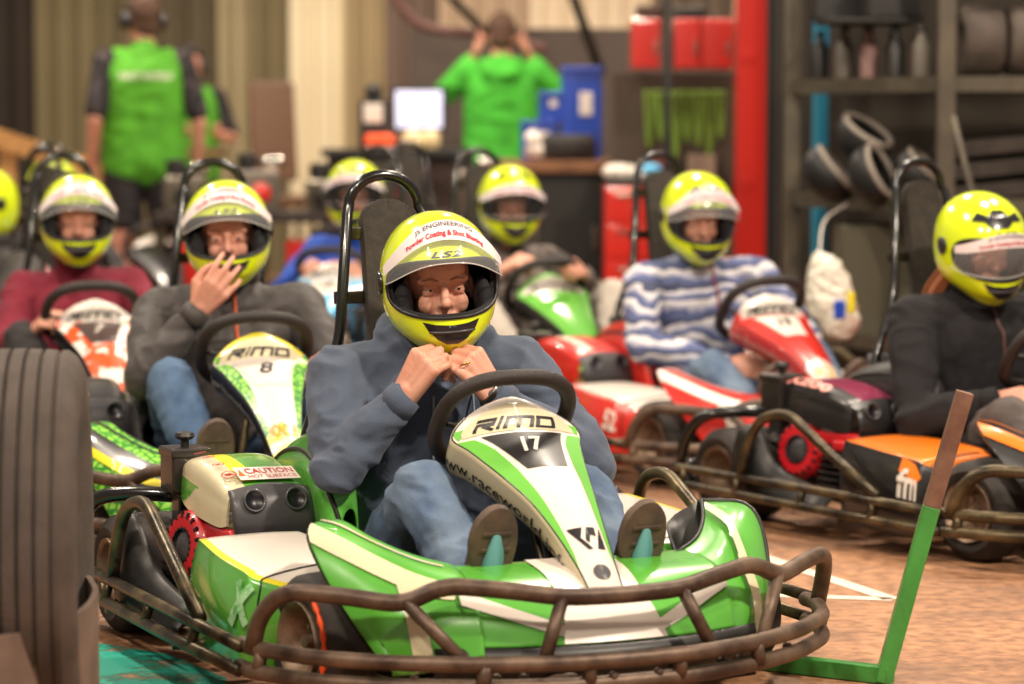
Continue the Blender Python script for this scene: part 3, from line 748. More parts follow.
    if em and detail > 0:
        bm = bmesh.new()
        def pmap(x, y):
            eu = c.get('emu', (.36, .26, .16, .26)); u = eu[0]+eu[1]*x; v = eu[2]+eu[3]*y; n = g.n(u, v); n = n if n.y < 0 else -n
            return (g(u, v)+n*.008, n)
        if em == 'fm':
            decal(bm, text_bm('fm', bold=.03), lambda x, y: pmap(.3+.5*x, .1+.55*y), (4, 3))
            decal(bm, poly_bm([(.3, .55), (.36, .55), (.36, .95), (.8, .55), (.62, .4), (.68, .36), (.9, .55), (.30, 1.05)]), pmap, (3, 3), mi=1)
            link('pod_emblem', bm, [WHITE, ORG], p)
        elif em == 'x':
            for poly in ([(.1, .1), (.3, 0), (.9, .8), (.7, .95)], [(.1, .8), (.3, .95), (.85, .15), (.7, .05)], [(.42, .3), (.6, .3), (.65, .62), (.5, .75), (.36, .62)]):
                decal(bm, poly_bm(poly), pmap, (4, 4))
            link('pod_emblem', bm, mat('faded_emblem', '#9fcf9a', .45, col2='#4b9a48', scale=40, thr=(.45, .6)), p)
        else:
            decal(bm, text_bm(em, bold=.03), lambda x, y: pmap(.1+.7*x, .15+.6*y), (4, 3)); link('pod_emblem', bm, WHITE, p)
    mk_pod(1, -.80, -.16)
    # left-hand tank box behind the pod
    bm = bmesh.new(); add_box(bm, (-.86, .42, .26), (.22, .26, .12), bev=.03, taper=(.9, .9)); link('fuel_box', bm, c.get('box', BLACKP), K)
    if detail > 1:
        # scribbled sponsor lettering on the right fender
        pass
    return K, F, fmap
# ------------------------------------------------------------------ people
NEON = mat('neon_yellow_shell', '#d9ee12', .2, coat=.9)
LINER = mat('helmet_liner', '#17161a', .85, bump=.3, bscale=120)
DARKGL = mat('helmet_black_gloss', '#1d1b20', .3, coat=.4)
GASKET = mat('helmet_gasket', '#141315', .5)
SKIN = mat('skin', '#dba28a', .5, col2='#c9856c', scale=18, thr=(.3, .8), bump=.2, bscale=160, detail=3)
SKIN2 = mat('fair_skin', '#dba089', .5, col2='#c98670', scale=18, thr=(.3, .8))
EYEW = mat('eye_white', '#c9bdb4', .2, coat=.5)
IRIS = mat('iris_brown', '#33241b', .2, coat=.8)
PUP = mat('pupil', '#080606', .1)
BROW = mat('eyebrow_hair', '#a87a5c', .9)
GOLD = mat('gold', '#d9a441', .25, 1.)
def clear_visor():
    m, N, L, B = nodes('clear_visor')
    B.inputs['Base Color'].default_value = (.9, .92, .95, 1); B.inputs['Roughness'].default_value = .04
    B.inputs['Alpha'].default_value = .13; B.inputs['Specular IOR Level'].default_value = .6
    return m
VISOR = clear_visor()
VSMOKE = mat('tinted_visor', '#3a3a3a', .06, coat=.4, alpha=.38)
STICK = mat('visor_sticker', '#e8dcdc', .3, coat=.5)

def hshell(az, v, k=1.):
    """helmet shell; az 0 = forward, v -1 rim .. 1 crown"""
    if v >= 0:
        R = max(0, 1-v**2.25)**.5; lx = 1
        x_f, x_b, w = .160*R, .168*R, .127*R
    else:
        a = -v
        x_f = .160*(1-.06*a**2)+.012*math.exp(-((a-.62)/.3)**2); x_f -= .03*max(0, a-.75)/.25
        x_b = .168*(1-.30*a**2.2); w = .127*(1-.40*a**2.4)
    c, s = math.cos(az), math.sin(az)
    x = (x_f if c > 0 else x_b)*abs(c)**.96*(1 if c > 0 else -1)
    y = w*abs(s)**.94*(1 if s > 0 else -1)
    z = .150*v if v >= 0 else .158*v
    if v < 0: z += .030*(-v)**3*(1-max(0, c)**2)       # rim rises at the sides
    return V((x*k, y*k, z*k))
def hn(az, v):
    e = .01; a = hshell(az+e, v)-hshell(az-e, v); b = hshell(az, min(v+e, .999))-hshell(az, v-e)
    n = a.cross(b).normalized(); return n if n.dot(hshell(az, v)) > 0 else -n
def helmet(parent, head_M, visor=True, raise_=24, smoke=False, text=True, bat=False, seg=96, vents=True, scale=1.):
    S = head_M @ Matrix.Scale(scale, 4)
    AM, vm, hh = 1.25, -.04, .385
    def hi(az): return vm+(hh+.02)*max(0, 1-(abs(az)/AM)**3.2)**(1/2.4) if abs(az) < AM else vm
    def lo(az): return vm-(hh+.0)*max(0, 1-(abs(az)/AM)**2.6)**(1/2.2) if abs(az) < AM else vm
    azs = [-PI+2*PI*i/seg for i in range(seg)]
    NU, NL = 22, 14
    def build(k, bm):
        up = [[bm.verts.new(S @ hshell(a, hi(a)+(.9995-hi(a))*(math.sin(PI/2*j/NU)), k)) for j in range(NU)] for a in azs]
        dn = []
        for i, a in enumerate(azs):
            col = []
            for j in range(NL+1):
                if j == NL and abs(a) >= AM: col.append(up[i][0])
                else: col.append(bm.verts.new(S @ hshell(a, -1+(lo(a)+1)*j/NL, k)))
            dn.append(col)
        topv = bm.verts.new(S @ (V((0, 0, .150))*k))
        for i in range(seg):
            i2 = (i+1) % seg
            for g in (up, dn):
                for j in range(len(g[0])-1):
                    q = [g[i][j], g[i2][j], g[i2][j+1], g[i][j+1]]; qq = []
                    for v in q:
                        if v not in qq: qq.append(v)
                    if len(qq) > 2: bm.faces.new(qq)
            bm.faces.new((up[i][-1], up[i2][-1], topv))
        return up, dn
    bm = bmesh.new(); o_up, o_dn = build(1, bm); 
    h = link('helmet', bm, [NEON], parent)
    bm = bmesh.new(); u2, d2 = build(.925, bm)
    # bridge strips between shell and lining at the opening and the rim
    P = lambda az, v, k: S @ hshell(az, v, k)
    for fn in (hi, lo):
        A = [-AM+2*AM*i/60 for i in range(61)]
        for i in range(60):
            a, b = A[i], A[i+1]
            bm.faces.new([bm.verts.new(P(a, fn(a), .999)), bm.verts.new(P(b, fn(b), .999)), bm.verts.new(P(b, fn(b), .90)), bm.verts.new(P(a, fn(a), .90))])
    for i in range(seg):
        a, b = azs[i], azs[(i+1) % seg]
        bm.faces.new([bm.verts.new(P(a, -1, 1)), bm.verts.new(P(b, -1, 1)), bm.verts.new(P(b, -1, .86)), bm.verts.new(P(a, -1, .86))])
    for s in (-1, 1):
        add_ball(bm, S @ V((.055, s*.088, -.045)), (.035, .022, .05), S.to_3x3().normalized())
    link('lining', bm, LINER, h)
    bm = bmesh.new()
    A = [-AM+2*AM*i/64 for i in range(65)]
    loop = [P(a, hi(a), 1.006) for a in A]+[P(a, lo(a), 1.006) for a in A[::-1][1:-1]]
    add_tube(bm, loop, .0045, 6, closed=True)
    add_tube(bm, [P(a, -1, 1.0) for a in azs], .005, 6, closed=True)
    link('gasket', bm, GASKET, h)
    def hmap(az0, v0, sa, sv, lift=.0012):
        def f(x, y):
            az, v = az0+sa*x, v0+sv*y; return (S @ (hshell(az, v)+hn(az, v)*lift), S.to_3x3() @ hn(az, v))
        return f
    # chin vent
    bm = bmesh.new()
    pv = [(-1, .95), (-.55, .72), (0, .62), (.55, .72), (1, .95), (.86, .2), (.55, -.6), (.22, -1), (-.22, -1), (-.55, -.6), (-.86, .2)]
    decal(bm, poly_bm([(-x, y) for x, y in pv]), hmap(0, -.63, .52, .160, .0015), (12, 6))
    link('chin_vent', bm, DARKGL, h)
    bm = bmesh.new(); f = hmap(0, -.62, .42, .05, .003)
    add_tube(bm, [f(-1+2*k/20, 0)[0] for k in range(21)], .003, 6); link('vent_slat', bm, GREYP, h)
    # crown vents
    if vents:
        bm = bmesh.new()
        f = hmap(0, .80, .20, .075, .006)
        decal(bm, poly_bm([(-1, -1), (1, -1), (.55, .2), (.3, 1), (-.3, 1), (-.55, .2)]), f, (5, 5), mi=0)
        for s in (-1, 1):
            decal(bm, poly_bm([(s*3.5, -1.9), (s*2.6, -2.0), (s*1.6, -.2), (s*2.0, .5), (s*2.7, -.3)]), f, (3, 3), mi=1)
        link('crown_vent', bm, [mat('vent_grey', '#8d8c70', .35, coat=.5), DARKGL], h)
    if text:
        bm = bmesh.new()
        decal(bm, text_bm('LS2', shear=.3, bold=.03, spacing=1.1), lambda x, y: hmap(0, .41, .27, .085, .0015)(2*x-1, y), (10, 3))
        link('logo_text', bm, INK, h)
    if bat:
        bm = bmesh.new()
        decal(bm, poly_bm([(-1.7, -.5), (-1.5, .5), (-.7, .3), (-.4, .9), (.4, .9), (.7, .3), (1.5, .5), (1.7, -.5), (.9, -.3), (.45, -.9), (-.45, -.9), (-.9, -.3)]), hmap(-.15, .70, .46, .15, .004), (12, 6))
        link('crown_panel', bm, DARKGL, h)
    # visor
    if visor:
        piv = V((-.0, 0, 0.002)); r0 = .176
        def vs(az, ph, lift=0):
            y = .1335*math.sin(az); rr = (r0+lift)*math.sqrt(max(0, 1-(y/.147)**2))*(1 if True else 1)
            rr = max(rr, .02)
            return V((rr*math.cos(ph), y, rr*math.sin(ph)))+piv
        rz = math.radians(raise_); HI, DR = (11, 22) if raise_ > 20 else (21, 10)
        def lowp(az): return rz-math.radians(24)-math.radians(15)*abs(math.sin(az))**3
        def hip(az): return rz+math.radians(HI)-math.radians(DR)*abs(math.sin(az))**2.2
        def vmap(x, y, lift=.0):
            az = x*1.36; ph = lowp(az)+(hip(az)-lowp(az))*y
            p = vs(az, ph, lift); n = V((p.x, p.y*.8, p.z)).normalized(); return (S @ (p+n*lift*.3), S.to_3x3() @ n)
        bm = bmesh.new(); nx_, ny_ = 48, 12
        G = [[bm.verts.new(vmap(-1+2*i/nx_, j/ny_)[0]) for j in range(ny_+1)] for i in range(nx_+1)]
        for i in range(nx_):
            for j in range(ny_): bm.faces.new((G[i][j], G[i+1][j], G[i+1][j+1], G[i][j+1]))
        vo = link('visor', bm, VSMOKE if smoke else VISOR, h)
        bm = bmesh.new(); 
        add_tube(bm, [vmap(-1+2*i/nx_, 0)[0] for i in range(nx_+1)], .0016, 5)
        link('visor_edge', bm, mat('visor_edge_clear', '#c9c9c4', .15, coat=1), vo)
        bm = bmesh.new()
        y_s = .50 if HI == 11 else .70
        decal(bm, poly_bm([(-1, y_s), (1, y_s), (1, 1.0), (-1, 1.0)]), lambda x, y: vmap(x, y, .001), (44, 3))
        st = link('visor_sticker', bm, STICK, vo)
        if text:
            bm = bmesh.new()
            decal(bm, text_bm('JS ENGINEERING', bold=.004), lambda x, y: vmap(-.36+.72*x, y_s+(1-y_s)*(.60+.30*y), .0022), (24, 2), mi=0)
            decal(bm, text_bm('Powder Coating & Shot Blasting', bold=.03), lambda x, y: vmap(-.50+1.0*x, y_s+(1-y_s)*(.12+.34*y), .0022), (34, 2), mi=1)
            link('sticker_text', bm, [mat('sticker_ink', '#3b3540', .4), mat('sticker_red', '#c01f3a', .4), GREYP], st)
        # pivots
        for s in (-1, 1):
            bm = bmesh.new(); add_lathe(bm, [(.024, -.004), (.026, .006), (.016, .010)], S @ frame((0, s*.126, .0), (0, s, 0), (1, 0, 0)), 18); link('visor_pivot', bm, DARKGL, h)
    return h

def head_prims(bm, S, big=True):
    R = S.to_3x3().normalized(); T = lambda *p: S @ V(p)
    add_ball(bm, T(-.012, 0, .012), (.092, .074, .098), R)
    add_ball(bm, T(.02, 0, -.055), (.062, .058, .068), R)
    add_ball(bm, T(.045, 0, .025), (.046, .058, .05), R)
    for s in (-1, 1):
        cone_prim(bm, T(.078, s*.010, .004), .0085, T(.066, s*.050, .004), .0095, 10)
        add_ball(bm, T(.056, s*.036, -.050), (.022, .022, .026), R)
        add_ball(bm, T(-.01, s*.075, -.025), (.018, .008, .028), R)
        add_ball(bm, T(.064, s*.032, -.020), (.0165, .018, .0125), R)
    cone_prim(bm, T(.082, 0, -.008), .008, T(.103, 0, -.046), .0125, 12)
    for s in (-1, 1): add_ball(bm, T(.092, s*.012, -.050), (.009, .0075, .008), R)
    cone_prim(bm, T(.080, -.02, -.078), .008, T(.080, .02, -.078), .008, 8)
    cone_prim(bm, T(.078, -.017, -.088), .009, T(.078, .017, -.088), .009, 8)
    add_ball(bm, T(.068, 0, -.108), (.022, .026, .018), R)
def eyes(parent, S, gaze=(1, 0, 0), skin=None):
    gz = V(gaze).normalized()
    for s in (-1, 1):
        c = V((.0672, s*.032, -.019))
        bm = bmesh.new(); R = S.to_3x3().normalized()
        M = S @ frame(c, gz, (0, 0, 1))
        r = .0125; prof = []
        for k in range(29):
            a = PI*k/28; prof.append((max(r*math.sin(a), 1e-5), r*math.cos(a)))
        mis = [2 if k < 2 else (1 if k < 5 else 0) for k in range(28)]
        add_lathe(bm, prof, M, 20, mis=mis+[0])
        link('eye', bm, [EYEW, IRIS, PUP], parent)
        bm = bmesh.new()
        for lo_, hi_ in ((20, 100), (-100, -14)):
            g = []
            for i in range(9):
                t = math.radians(lo_+(hi_-lo_)*i/8); row = []
                for j in range(13):
                    a = math.radians(-85+170*j/12)
                    k = .0135; tt = t*(1-.25*abs(math.sin(a)))
                    row.append(bm.verts.new(S @ (c+V((k*math.cos(tt)*math.cos(a), k*math.sin(a)*1.08, k*math.sin(tt))))))
                g.append(row)
            for i in range(8):
                for j in range(12): bm.faces.new((g[i][j], g[i][j+1], g[i+1][j+1], g[i+1][j]))
        link('eyelid', bm, skin, parent)
        bm = bmesh.new(); add_tube(bm, [S @ V(p) for p in ((.086, s*.014, .004), (.085, s*.030, .009), (.075, s*.048, .005))], [.0032, .0045, .002], 6, flat=.6)
        link('eyebrow', bm, BROW, parent)

def head_frame(pos, yaw, pitch=0, roll=0):
    return Matrix.Translation(V(pos)) @ Matrix.Rotation(math.radians(yaw), 4, 'Z') @ Matrix.Rotation(math.radians(pitch), 4, 'Y') @ Matrix.Rotation(math.radians(roll), 4, 'X')

def ext(a, b, d):
    a, b = V(a), V(b); return b+(b-a).normalized()*d
def driver(name, loc, rz, label, d, group=None):
    """d: joints in kart space (x forward, y left, z up)"""
    q = d.get('q', 1.); vx = d.get('voxel', .008)
    H = head_frame(d['head'], *d.get('rot', (0, 0, 0)))
    sr, sl, er, el, wr, wl = [V(d[k]) for k in ('sr', 'sl', 'er', 'el', 'wr', 'wl')]
    hr, hl = V(d.get('hipr', (-.66, -.10, .17))), V(d.get('hipl', (-.66, .10, .17)))
    kr, kl, ar, al = [V(d.get(k, z)) for k, z in (('kr', (-.26, -.21, .42)), ('kl', (-.26, .21, .42)), ('ar', (.02, -.165, .20)), ('al', (.02, .165, .20)))]
    ch = (sr+sl)/2; nk = H @ V((-.045, 0, -.10)); 
    # --- skin body
    bm = bmesh.new(); head_prims(bm, H)
    cone_prim(bm, H @ V((-.025, 0, -.06)), .055, ch+V((0, 0, .0)), .062)
    cone_prim(bm, ch+V((0, -.03, -.08)), .09, (-.68, -.02, .24), .10); cone_prim(bm, ch+V((0, .03, -.08)), .09, (-.68, .02, .24), .10)
    for s_, e_, w_, hp_, k_, a_ in ((sr, er, wr, hr, kr, ar), (sl, el, wl, hl, kl, al)):
        chain(bm, ch, .06, s_, .05, e_, .038, w_, .026)
        chain(bm, (-.68, 0, .22), .08, hp_, .07, k_, .044, a_, .034)
        cone_prim(bm, a_, .034, ext(k_, a_, .03), .03)
    hR = d['hr']; hL = d['hl']
    hand(bm, wr, hR['f'], hR['t'], hR.get('c', (.6,)*4), d.get('hs', 1.05), hR.get('sp', 0), hR.get('th', (.5, .4, .4)), hR.get('n', 1))
    kn = hand(bm, wl, hL['f'], hL['t'], hL.get('c', (.6,)*4), d.get('hs', 1.05), hL.get('sp', 0), hL.get('th', (.5, .4, .4)), hL.get('n', 1))
    skin = d.get('skin', SKIN)
    body = organic(name, bm, d.get('bvoxel', .0055), skin, None, smooth=2)
    body.location = loc; body.rotation_euler = (0, 0, rz); tag(body, label, 'person', group)
    eyes(body, H, d.get('gaze', (1, 0, 0)), skin)
    # --- top
    bm = bmesh.new(); f = d.get('fat', 1.)
    pel = V((-.70, 0, .24)); 
    for s in (-1, 1):
        chain(bm, pel+V((0, s*.06, -.03)), .135*f, (pel+ch)/2+V((.015, s*.065, 0)), .13*f, ch+V((.0, s*.075, -.10)), .125*f)
    cone_prim(bm, ch+V((0, 0, -.04)), .10*f, ch+V((-.01, 0, -.12)), .13*f)
    cone_prim(bm, ch+V((-.005, 0, -.12)), .138*f, (-.69, 0, .24), .14*f)
    for s_, e_, w_ in ((sr, er, wr), (sl, el, wl)):
        chain(bm, ch+V((0, 0, -.02)), .085*f, s_+V((0, 0, -.015)), .078*f, (s_+e_)/2, .068*f, e_, .060*f, (e_+w_)/2, .054*f, ext(e_, w_, -.045), .040*f, ext(e_, w_, -.015), .038)
    if d.get('hood'):
        for k in range(9):
            a = PI*.42+PI*1.16*k/8; a2 = PI*.42+PI*1.16*(k+1)/8
            p = lambda a: nk+V((-.005+.085*math.cos(a), .098*math.sin(a), -.035-.035*math.cos(a)*-1 if False else -.045+.03*(-math.cos(a))))
            cone_prim(bm, p(a), .047, p(a2), .047, 10)
        for s in (-1, 1): cone_prim(bm, nk+V((.02, s*.09, -.05)), .038, ch+V((.10, s*.035, -.05)), .028)
    else:
        for k in range(12):
            a, a2 = 2*PI*k/12, 2*PI*(k+1)/12
            p = lambda a: nk*.6+ch*.4+V((.01+.062*math.cos(a), .070*math.sin(a), .02))
            cone_prim(bm, p(a), .024, p(a2), .024, 8)
        cone_prim(bm, ch+V((0, 0, -.02)), .095, nk*.5+ch*.5+V((0, 0, 0)), .066)
    top = organic(d.get('topname', 'jacket'), bm, vx, d['top'], body, smooth=3, folds=d.get('folds', .010), ffreq=d.get('ffreq', 7), seed=d.get('seed', 1))
    for e_, w_ in ((er, wr), (el, wl)):
        bm = bmesh.new(); a = ext(e_, w_, -.04); b = ext(e_, w_, .006)
        M = frame(a, b-a); L = (b-a).length
        add_lathe(bm, [(.030, 0), (.042, 0), (.0425, L*.5), (.040, L), (.034, L+.001), (.030, L-.01)], M, 24, closed=True)
        link('cuff', bm, d.get('cuff', d['top']), top)
    if d.get('hood'):
        for s in (-1, 1):
            bm = bmesh.new(); add_tube(bm, cr([nk+V((.085, s*.045, -.09)), ch+V((.145, s*.05, -.10)), ch+V((.155, s*.055, -.20))], 6), .003, 6); link('drawstring', bm, mat('cord_grey', '#7c8798', .8), top)
    if d.get('zip'):
        bm = bmesh.new(); M0 = ch+V((.10, 0, .01))
        pts = [ch+V((.078, 0, .045)), ch+V((.118, 0, -.02)), ch+V((.138, 0, -.09)), ch+V((.140, 0, -.16))]
        bv = BVHTree.FromPolygons([v.co for v in top.data.vertices], [p.vertices for p in top.data.polygons]); PP = []
        for p in cr(pts, 6):
            r = bv.ray_cast(p+V((.3, 0, 0)), V((-1, 0, 0)))
            PP.append((r[0] or p)+V((.003, 0, 0)))
        add_tube(bm, PP, .0045, 6); link('zip', bm, d['zip'], top)
    # --- trousers
    bm = bmesh.new()
    cone_prim(bm, (-.70, -.07, .21), .13, (-.70, .07, .21), .13)
    for s, hp_, k_, a_ in ((-1, hr, kr, ar), (1, hl, kl, al)):
        chain(bm, hp_, .098, (hp_+k_)/2+V((0, 0, -.01)), .086, k_+V((0, 0, -.012)), .070, (k_+a_)/2+V((-.012, 0, 0)), .066, a_+V((-.01, 0, 0)), .056)
    pn = organic(d.get('botname', 'trousers'), bm, vx, d['bottom'], body, smooth=3, folds=.009, ffreq=8, seed=d.get('seed', 1)+5)
    # --- shoes
    for s, a_ in ((-1, ar), (1, al)):
        up = V(d.get('toe', (.30, 0, .95))).normalized(); heel = a_+V((.03, 0, -.075))
        bm = bmesh.new(); toe = heel+up*.235; fw = V((.95, 0, -.30)); bk = -fw
        chain(bm, heel+bk*.045+up*.01, .040, heel+bk*.04+up*.13, .042, toe+bk*.030, .036)
        chain(bm, a_, .046, heel+bk*.05+up*.04, .04)
        sh = organic('shoe', bm, .006, d.get('shoe', mat('shoe_suede', '#4d4038', .8)), body, smooth=2)
        M = frame(heel, V((.95, 0, -.30)), up)
        outl = [(x*1.12, y*1.22) for x, y in [(-.035, 0), (-.028, .028), (0, .034), (.06, .029), (.13, .036), (.19, .046), (.235, .038), (.262, .012), (.262, -.012), (.235, -.034), (.19, -.040), (.13, -.032), (.06, -.027), (0, -.033), (-.028, -.026)]]
        bm = bmesh.new(); prism(bm, round_poly([(x, y*1.02) for x, y in outl], .02, 3), M @ Matrix.Translation((0, 0, -.018)), .022, bev=.004)
        for k in range(7): add_box(bm, M @ V((.02+.036*k, 0, .005)), (.006, .054 if k in (0, 1, 2) else .066, .004), rot=M.to_3x3())
        so = link('sole', bm, mat('sole_rubber', '#5d4b3e', .75, col2='#453830', scale=18), sh, autosmooth=35)
        if d.get('soleinlay'):
            bm = bmesh.new(); prism(bm, round_poly([(.03, .022), (.10, .026), (.175, .026), (.235, .010), (.235, -.006), (.19, -.020), (.10, -.020), (.03, -.020)], .012), M @ Matrix.Translation((0, 0, .004)), .0035); link('sole_inlay', bm, d['soleinlay'], sh)
    hk = d.get('helmet', {})
    helmet(body, H, **hk)
    # chin strap
    bm = bmesh.new()
    add_tube(bm, cr([H @ V((0, -.09, -.10)), H @ V((.045, -.04, -.155)), H @ V((.055, 0, -.165)), H @ V((.045, .04, -.155)), H @ V((0, .09, -.10))], 6), .006, 6, flat=.4); link('chin_strap', bm, BLACKP, body)
    if d.get('hair'):
        bm = bmesh.new(); rnd = random.Random(3)
        for k in range(46):
            y = -.075+.02*rnd.random(); x = -.07+.06*rnd.random()
            p0 = H @ V((x, y, -.07)); p1 = H @ V((x-.02, y-.03-.02*rnd.random(), -.16)); p2 = p1+V((.0, -.01-.02*rnd.random(), -.05-.05*rnd.random()))
            add_tube(bm, cr([p0, p1, p2], 4), [.004]*8+[.001], 5)
        link('hair', bm, d['hair'], body)
    return body, H, kn, top
# ------------------------------------------------------------------ camera
FPX = 2900.; CH = 1.22
cd = bpy.data.cameras.new('camera'); cam = bpy.data.objects.new('camera', cd); COL.objects.link(cam); SC.camera = cam
cd.sensor_width = 36; cd.lens = FPX*36/1024; cam.location = (0, 0, CH); cam.rotation_euler = (PI/2-math.atan(227/FPX), 0, 0)
cd.clip_end = 200; cd.dof.use_dof = True; cd.dof.focus_distance = 6.55; cd.dof.aperture_fstop = 2.3
SC.view_settings.view_transform = 'Standard'; SC.view_settings.look = 'None'; SC.view_settings.gamma = 1; SC.view_settings.use_curve_mapping = False
SC.view_settings.exposure = 0.0

def im(a, r, u, t):
    """unit-ish vector in kart space of a kart with yaw a: r right, u up, t towards the front of the hall"""
    a = math.radians(a); return V((r*math.sin(a)+t*math.cos(a), r*math.cos(a)-t*math.sin(a), u))
def pose(yaw): return math.radians(yaw-90)

# ------------------------------------------------------------------ karts
FA17 = dict(base=WHITE, edge=LGREEN, top=WHITE, side=CREAM, plate=DARKB, numc=WHITE, url='www.raceworld.info', logo=INK, lowu=None)
KARTS = {}
def K_(key, name_label, x, y, yaw, c, detail=2, group=None):
    r = build_kart('go_kart', (x, y, 0), pose(yaw), c, name_label, detail, group); KARTS[key] = r; return r
K_('17', 'green and white racing kart with number 17 on its steering fairing, nearest the camera', .0754, 6.0437, 24.5,
   dict(body=GREEN, accent=WHITE, fairing=FA17, num='17', mark=True, emblem='x', bumper=TUBEFRONT,
        cover=dict(top=GREEN, side=CREAM, front=GREYP, caution=True, icons=True), pod=dict(top=WHITE, side=GREEN, edge=YEL)))
HOODIE = mat('blue_grey_fleece', '#4d5769', .95, col2='#444e60', scale=9, bump=.35, bscale=260, sheen=.1)
JEANS = mat('washed_denim', '#435877', .9, col2='#748699', scale=6, thr=(.35, .75), bump=.4, bscale=300, detail=8)
JEANS2 = mat('dark_denim', '#37506f', .9, col2='#526a87', scale=7, bump=.4, bscale=300, detail=8)
TEAL = mat('teal_sole_inlay', '#4d8583', .8)
a = 24.5
d17 = dict(q=2, voxel=.007, bvoxel=.0036, head=(-.587, 0, .850), rot=(-14, 3, 4), sr=(-.67, -.205, .640), sl=(-.60, .20, .650),
     er=(-.50, -.285, .435), el=(-.40, .30, .43), wr=(-.450, -.140, .598), wl=(-.395, .052, .600),
     hr=dict(f=im(a, .50, .82, .15), t=im(a, -.6, .4, -.5), c=(1.25, 1.2, 1.15, 1.1), th=(.3, .6, .6), n=-1),
     hl=dict(f=im(a, -.55, .75, .15), t=im(a, .6, .4, -.5), c=(1.2, 1.2, 1.2, 1.15), th=(.3, .6, .6), n=1),
     kr=(-.235, -.185, .425), kl=(-.25, .205, .40), ar=(.015, -.17, .22), al=(.03, .165, .215),
     top=HOODIE, bottom=JEANS, topname='hoodie', botname='jeans', hood=True, folds=.013, soleinlay=TEAL, gaze=(1, .35, .02), seed=3,
     helmet=dict(raise_=40, scale=1.03), hs=1.13)
body, H17, kn, top17 = driver('person', (.0754, 6.0437, 0), pose(24.5), 'driver of kart 17 in blue-grey hoodie fastening his helmet strap with both hands', d17)
bm = bmesh.new(); c_ = kn[2]; 
fdir = (kn[2]-V(d17['wl'])).normalized()
add_tube(bm, [kn[2]+V((.012, 0, 0))+fdir.cross(V((1, 0, 0)))*.0*k for k in (0, 1)] if False else [kn[2]+im(a, .0, .0, .014)+im(a, -.0, -.0, .0)+(im(a, 1, .4, 0)*math.cos(t)+im(a, 0, 0, 1)*math.sin(t)+fdir*.2)*.0105 for t in [2*PI*k/16 for k in range(16)]], .002, 6, closed=True)
link('ring', bm, GOLD, body)
bm = bmesh.new(); wl = V(d17['wl']); ax = (wl-V(d17['el'])).normalized(); M = frame(wl+ax*.012, ax)
add_lathe(bm, [(.029, -.008), (.031, -.006), (.031, .006), (.029, .008), (.027, 0)], M, 24, closed=True); link('watch', bm, CHROME, body)
# ---- number 8, snakeskin print, behind on the left
FA8 = dict(base=WHITE, edge=SNAKE, top=YEL, side=DARKB, plate=WHITE, numc=INK, url='www.burnsdesign.co.uk', urlc=WHITE, oval=CREAM, pent=False, word='MONSTER', wordc=mat('orange_word', '#e0801c', .4), low=mat('yellow_green_print', '#c9cf3c', .3, coat=.5, col2='#f2f0e2', scale=30), lowu=.74)
K_('8', 'snakeskin green and yellow racing kart with number 8 on its steering fairing', -.665, 7.9, 15.5,
   dict(fw=.9, stripe2=YEL, body=SNAKE, accent=YEL, fairing=FA8, num='8', stripe=DARKB, nose_mid=DARKB, cover=dict(top=DARKB, side=DARKB, front=GREYP, line=YEL), pod=dict(top=SNAKE, side=DARKB, edge=YEL), tank=DARKB), 1)
GREYJ = mat('charcoal_shell_jacket', '#3b3635', .6, col2='#46403e', scale=8, bump=.15, bscale=60, sheen=.1)
a = 15
driver('person', (-.665, 7.9, 0), pose(15.5), 'driver of kart 8 in charcoal jacket and jeans with a hand raised to his helmet',
   dict(head=(-.60, -.008, .882), rot=(-10, 2, 3), sr=(-.67, -.20, .655), sl=(-.64, .215, .665), er=(-.44, -.285, .47), el=(-.44, .30, .44), wr=(-.42, -.125, .662), wl=(-.24, .24, .47),
        hr=dict(f=im(a, .62, .75, .30), t=im(a, -.6, .7, .1), c=(.42, .46, .5, .6), sp=.10, th=(.7, .3, .3), n=-1), hl=dict(f=(.5, -.2, .6), t=(-.3, -.8, .3), c=(1.1,)*4, n=1), hs=1.12,
        kr=(-.30, -.225, .485), kl=(-.24, .20, .42), top=GREYJ, bottom=JEANS2, seed=11, zip=mat('orange_zip', '#e2622d', .6), gaze=(1, .1, -.05), skin=SKIN2, helmet=dict(raise_=38), bvoxel=.0055))
# ---- number 7, orange camouflage print, far left
FA7 = dict(base=REDCAM, edge=REDCAM, top=WHITE, side=DARKB, plate=mat('smoke_plate', '#4b3b38', .4), numc=WHITE, oval=WHITE, url='www.burnsdesign.co.uk', urlc=mat('grey_letters', '#9aa0a8', .5), low=WHITE, lowu=.80)
K_('7', 'racing kart with orange camouflage steering fairing and number 7, left rear', -1.335, 9.38, 16.3,
   dict(fw=.9, stripe2=YEL, body=SNAKE, accent=WHITE, fairing=FA7, num='7', stripe=DARKB, nose_mid=DARKB, cover=dict(top=SNAKE, side=SNAKE, front=GREYP, line=YEL), pod=dict(top=SNAKE, side=SNAKE, edge=YEL), tank=DARKB), 1)
MAROON = mat('maroon_fleece', '#7d1f33', .9, col2='#6c1a2c', scale=9, bump=.25, bscale=120)
BLACKT = mat('black_trousers', '#272325', .8, bump=.2)
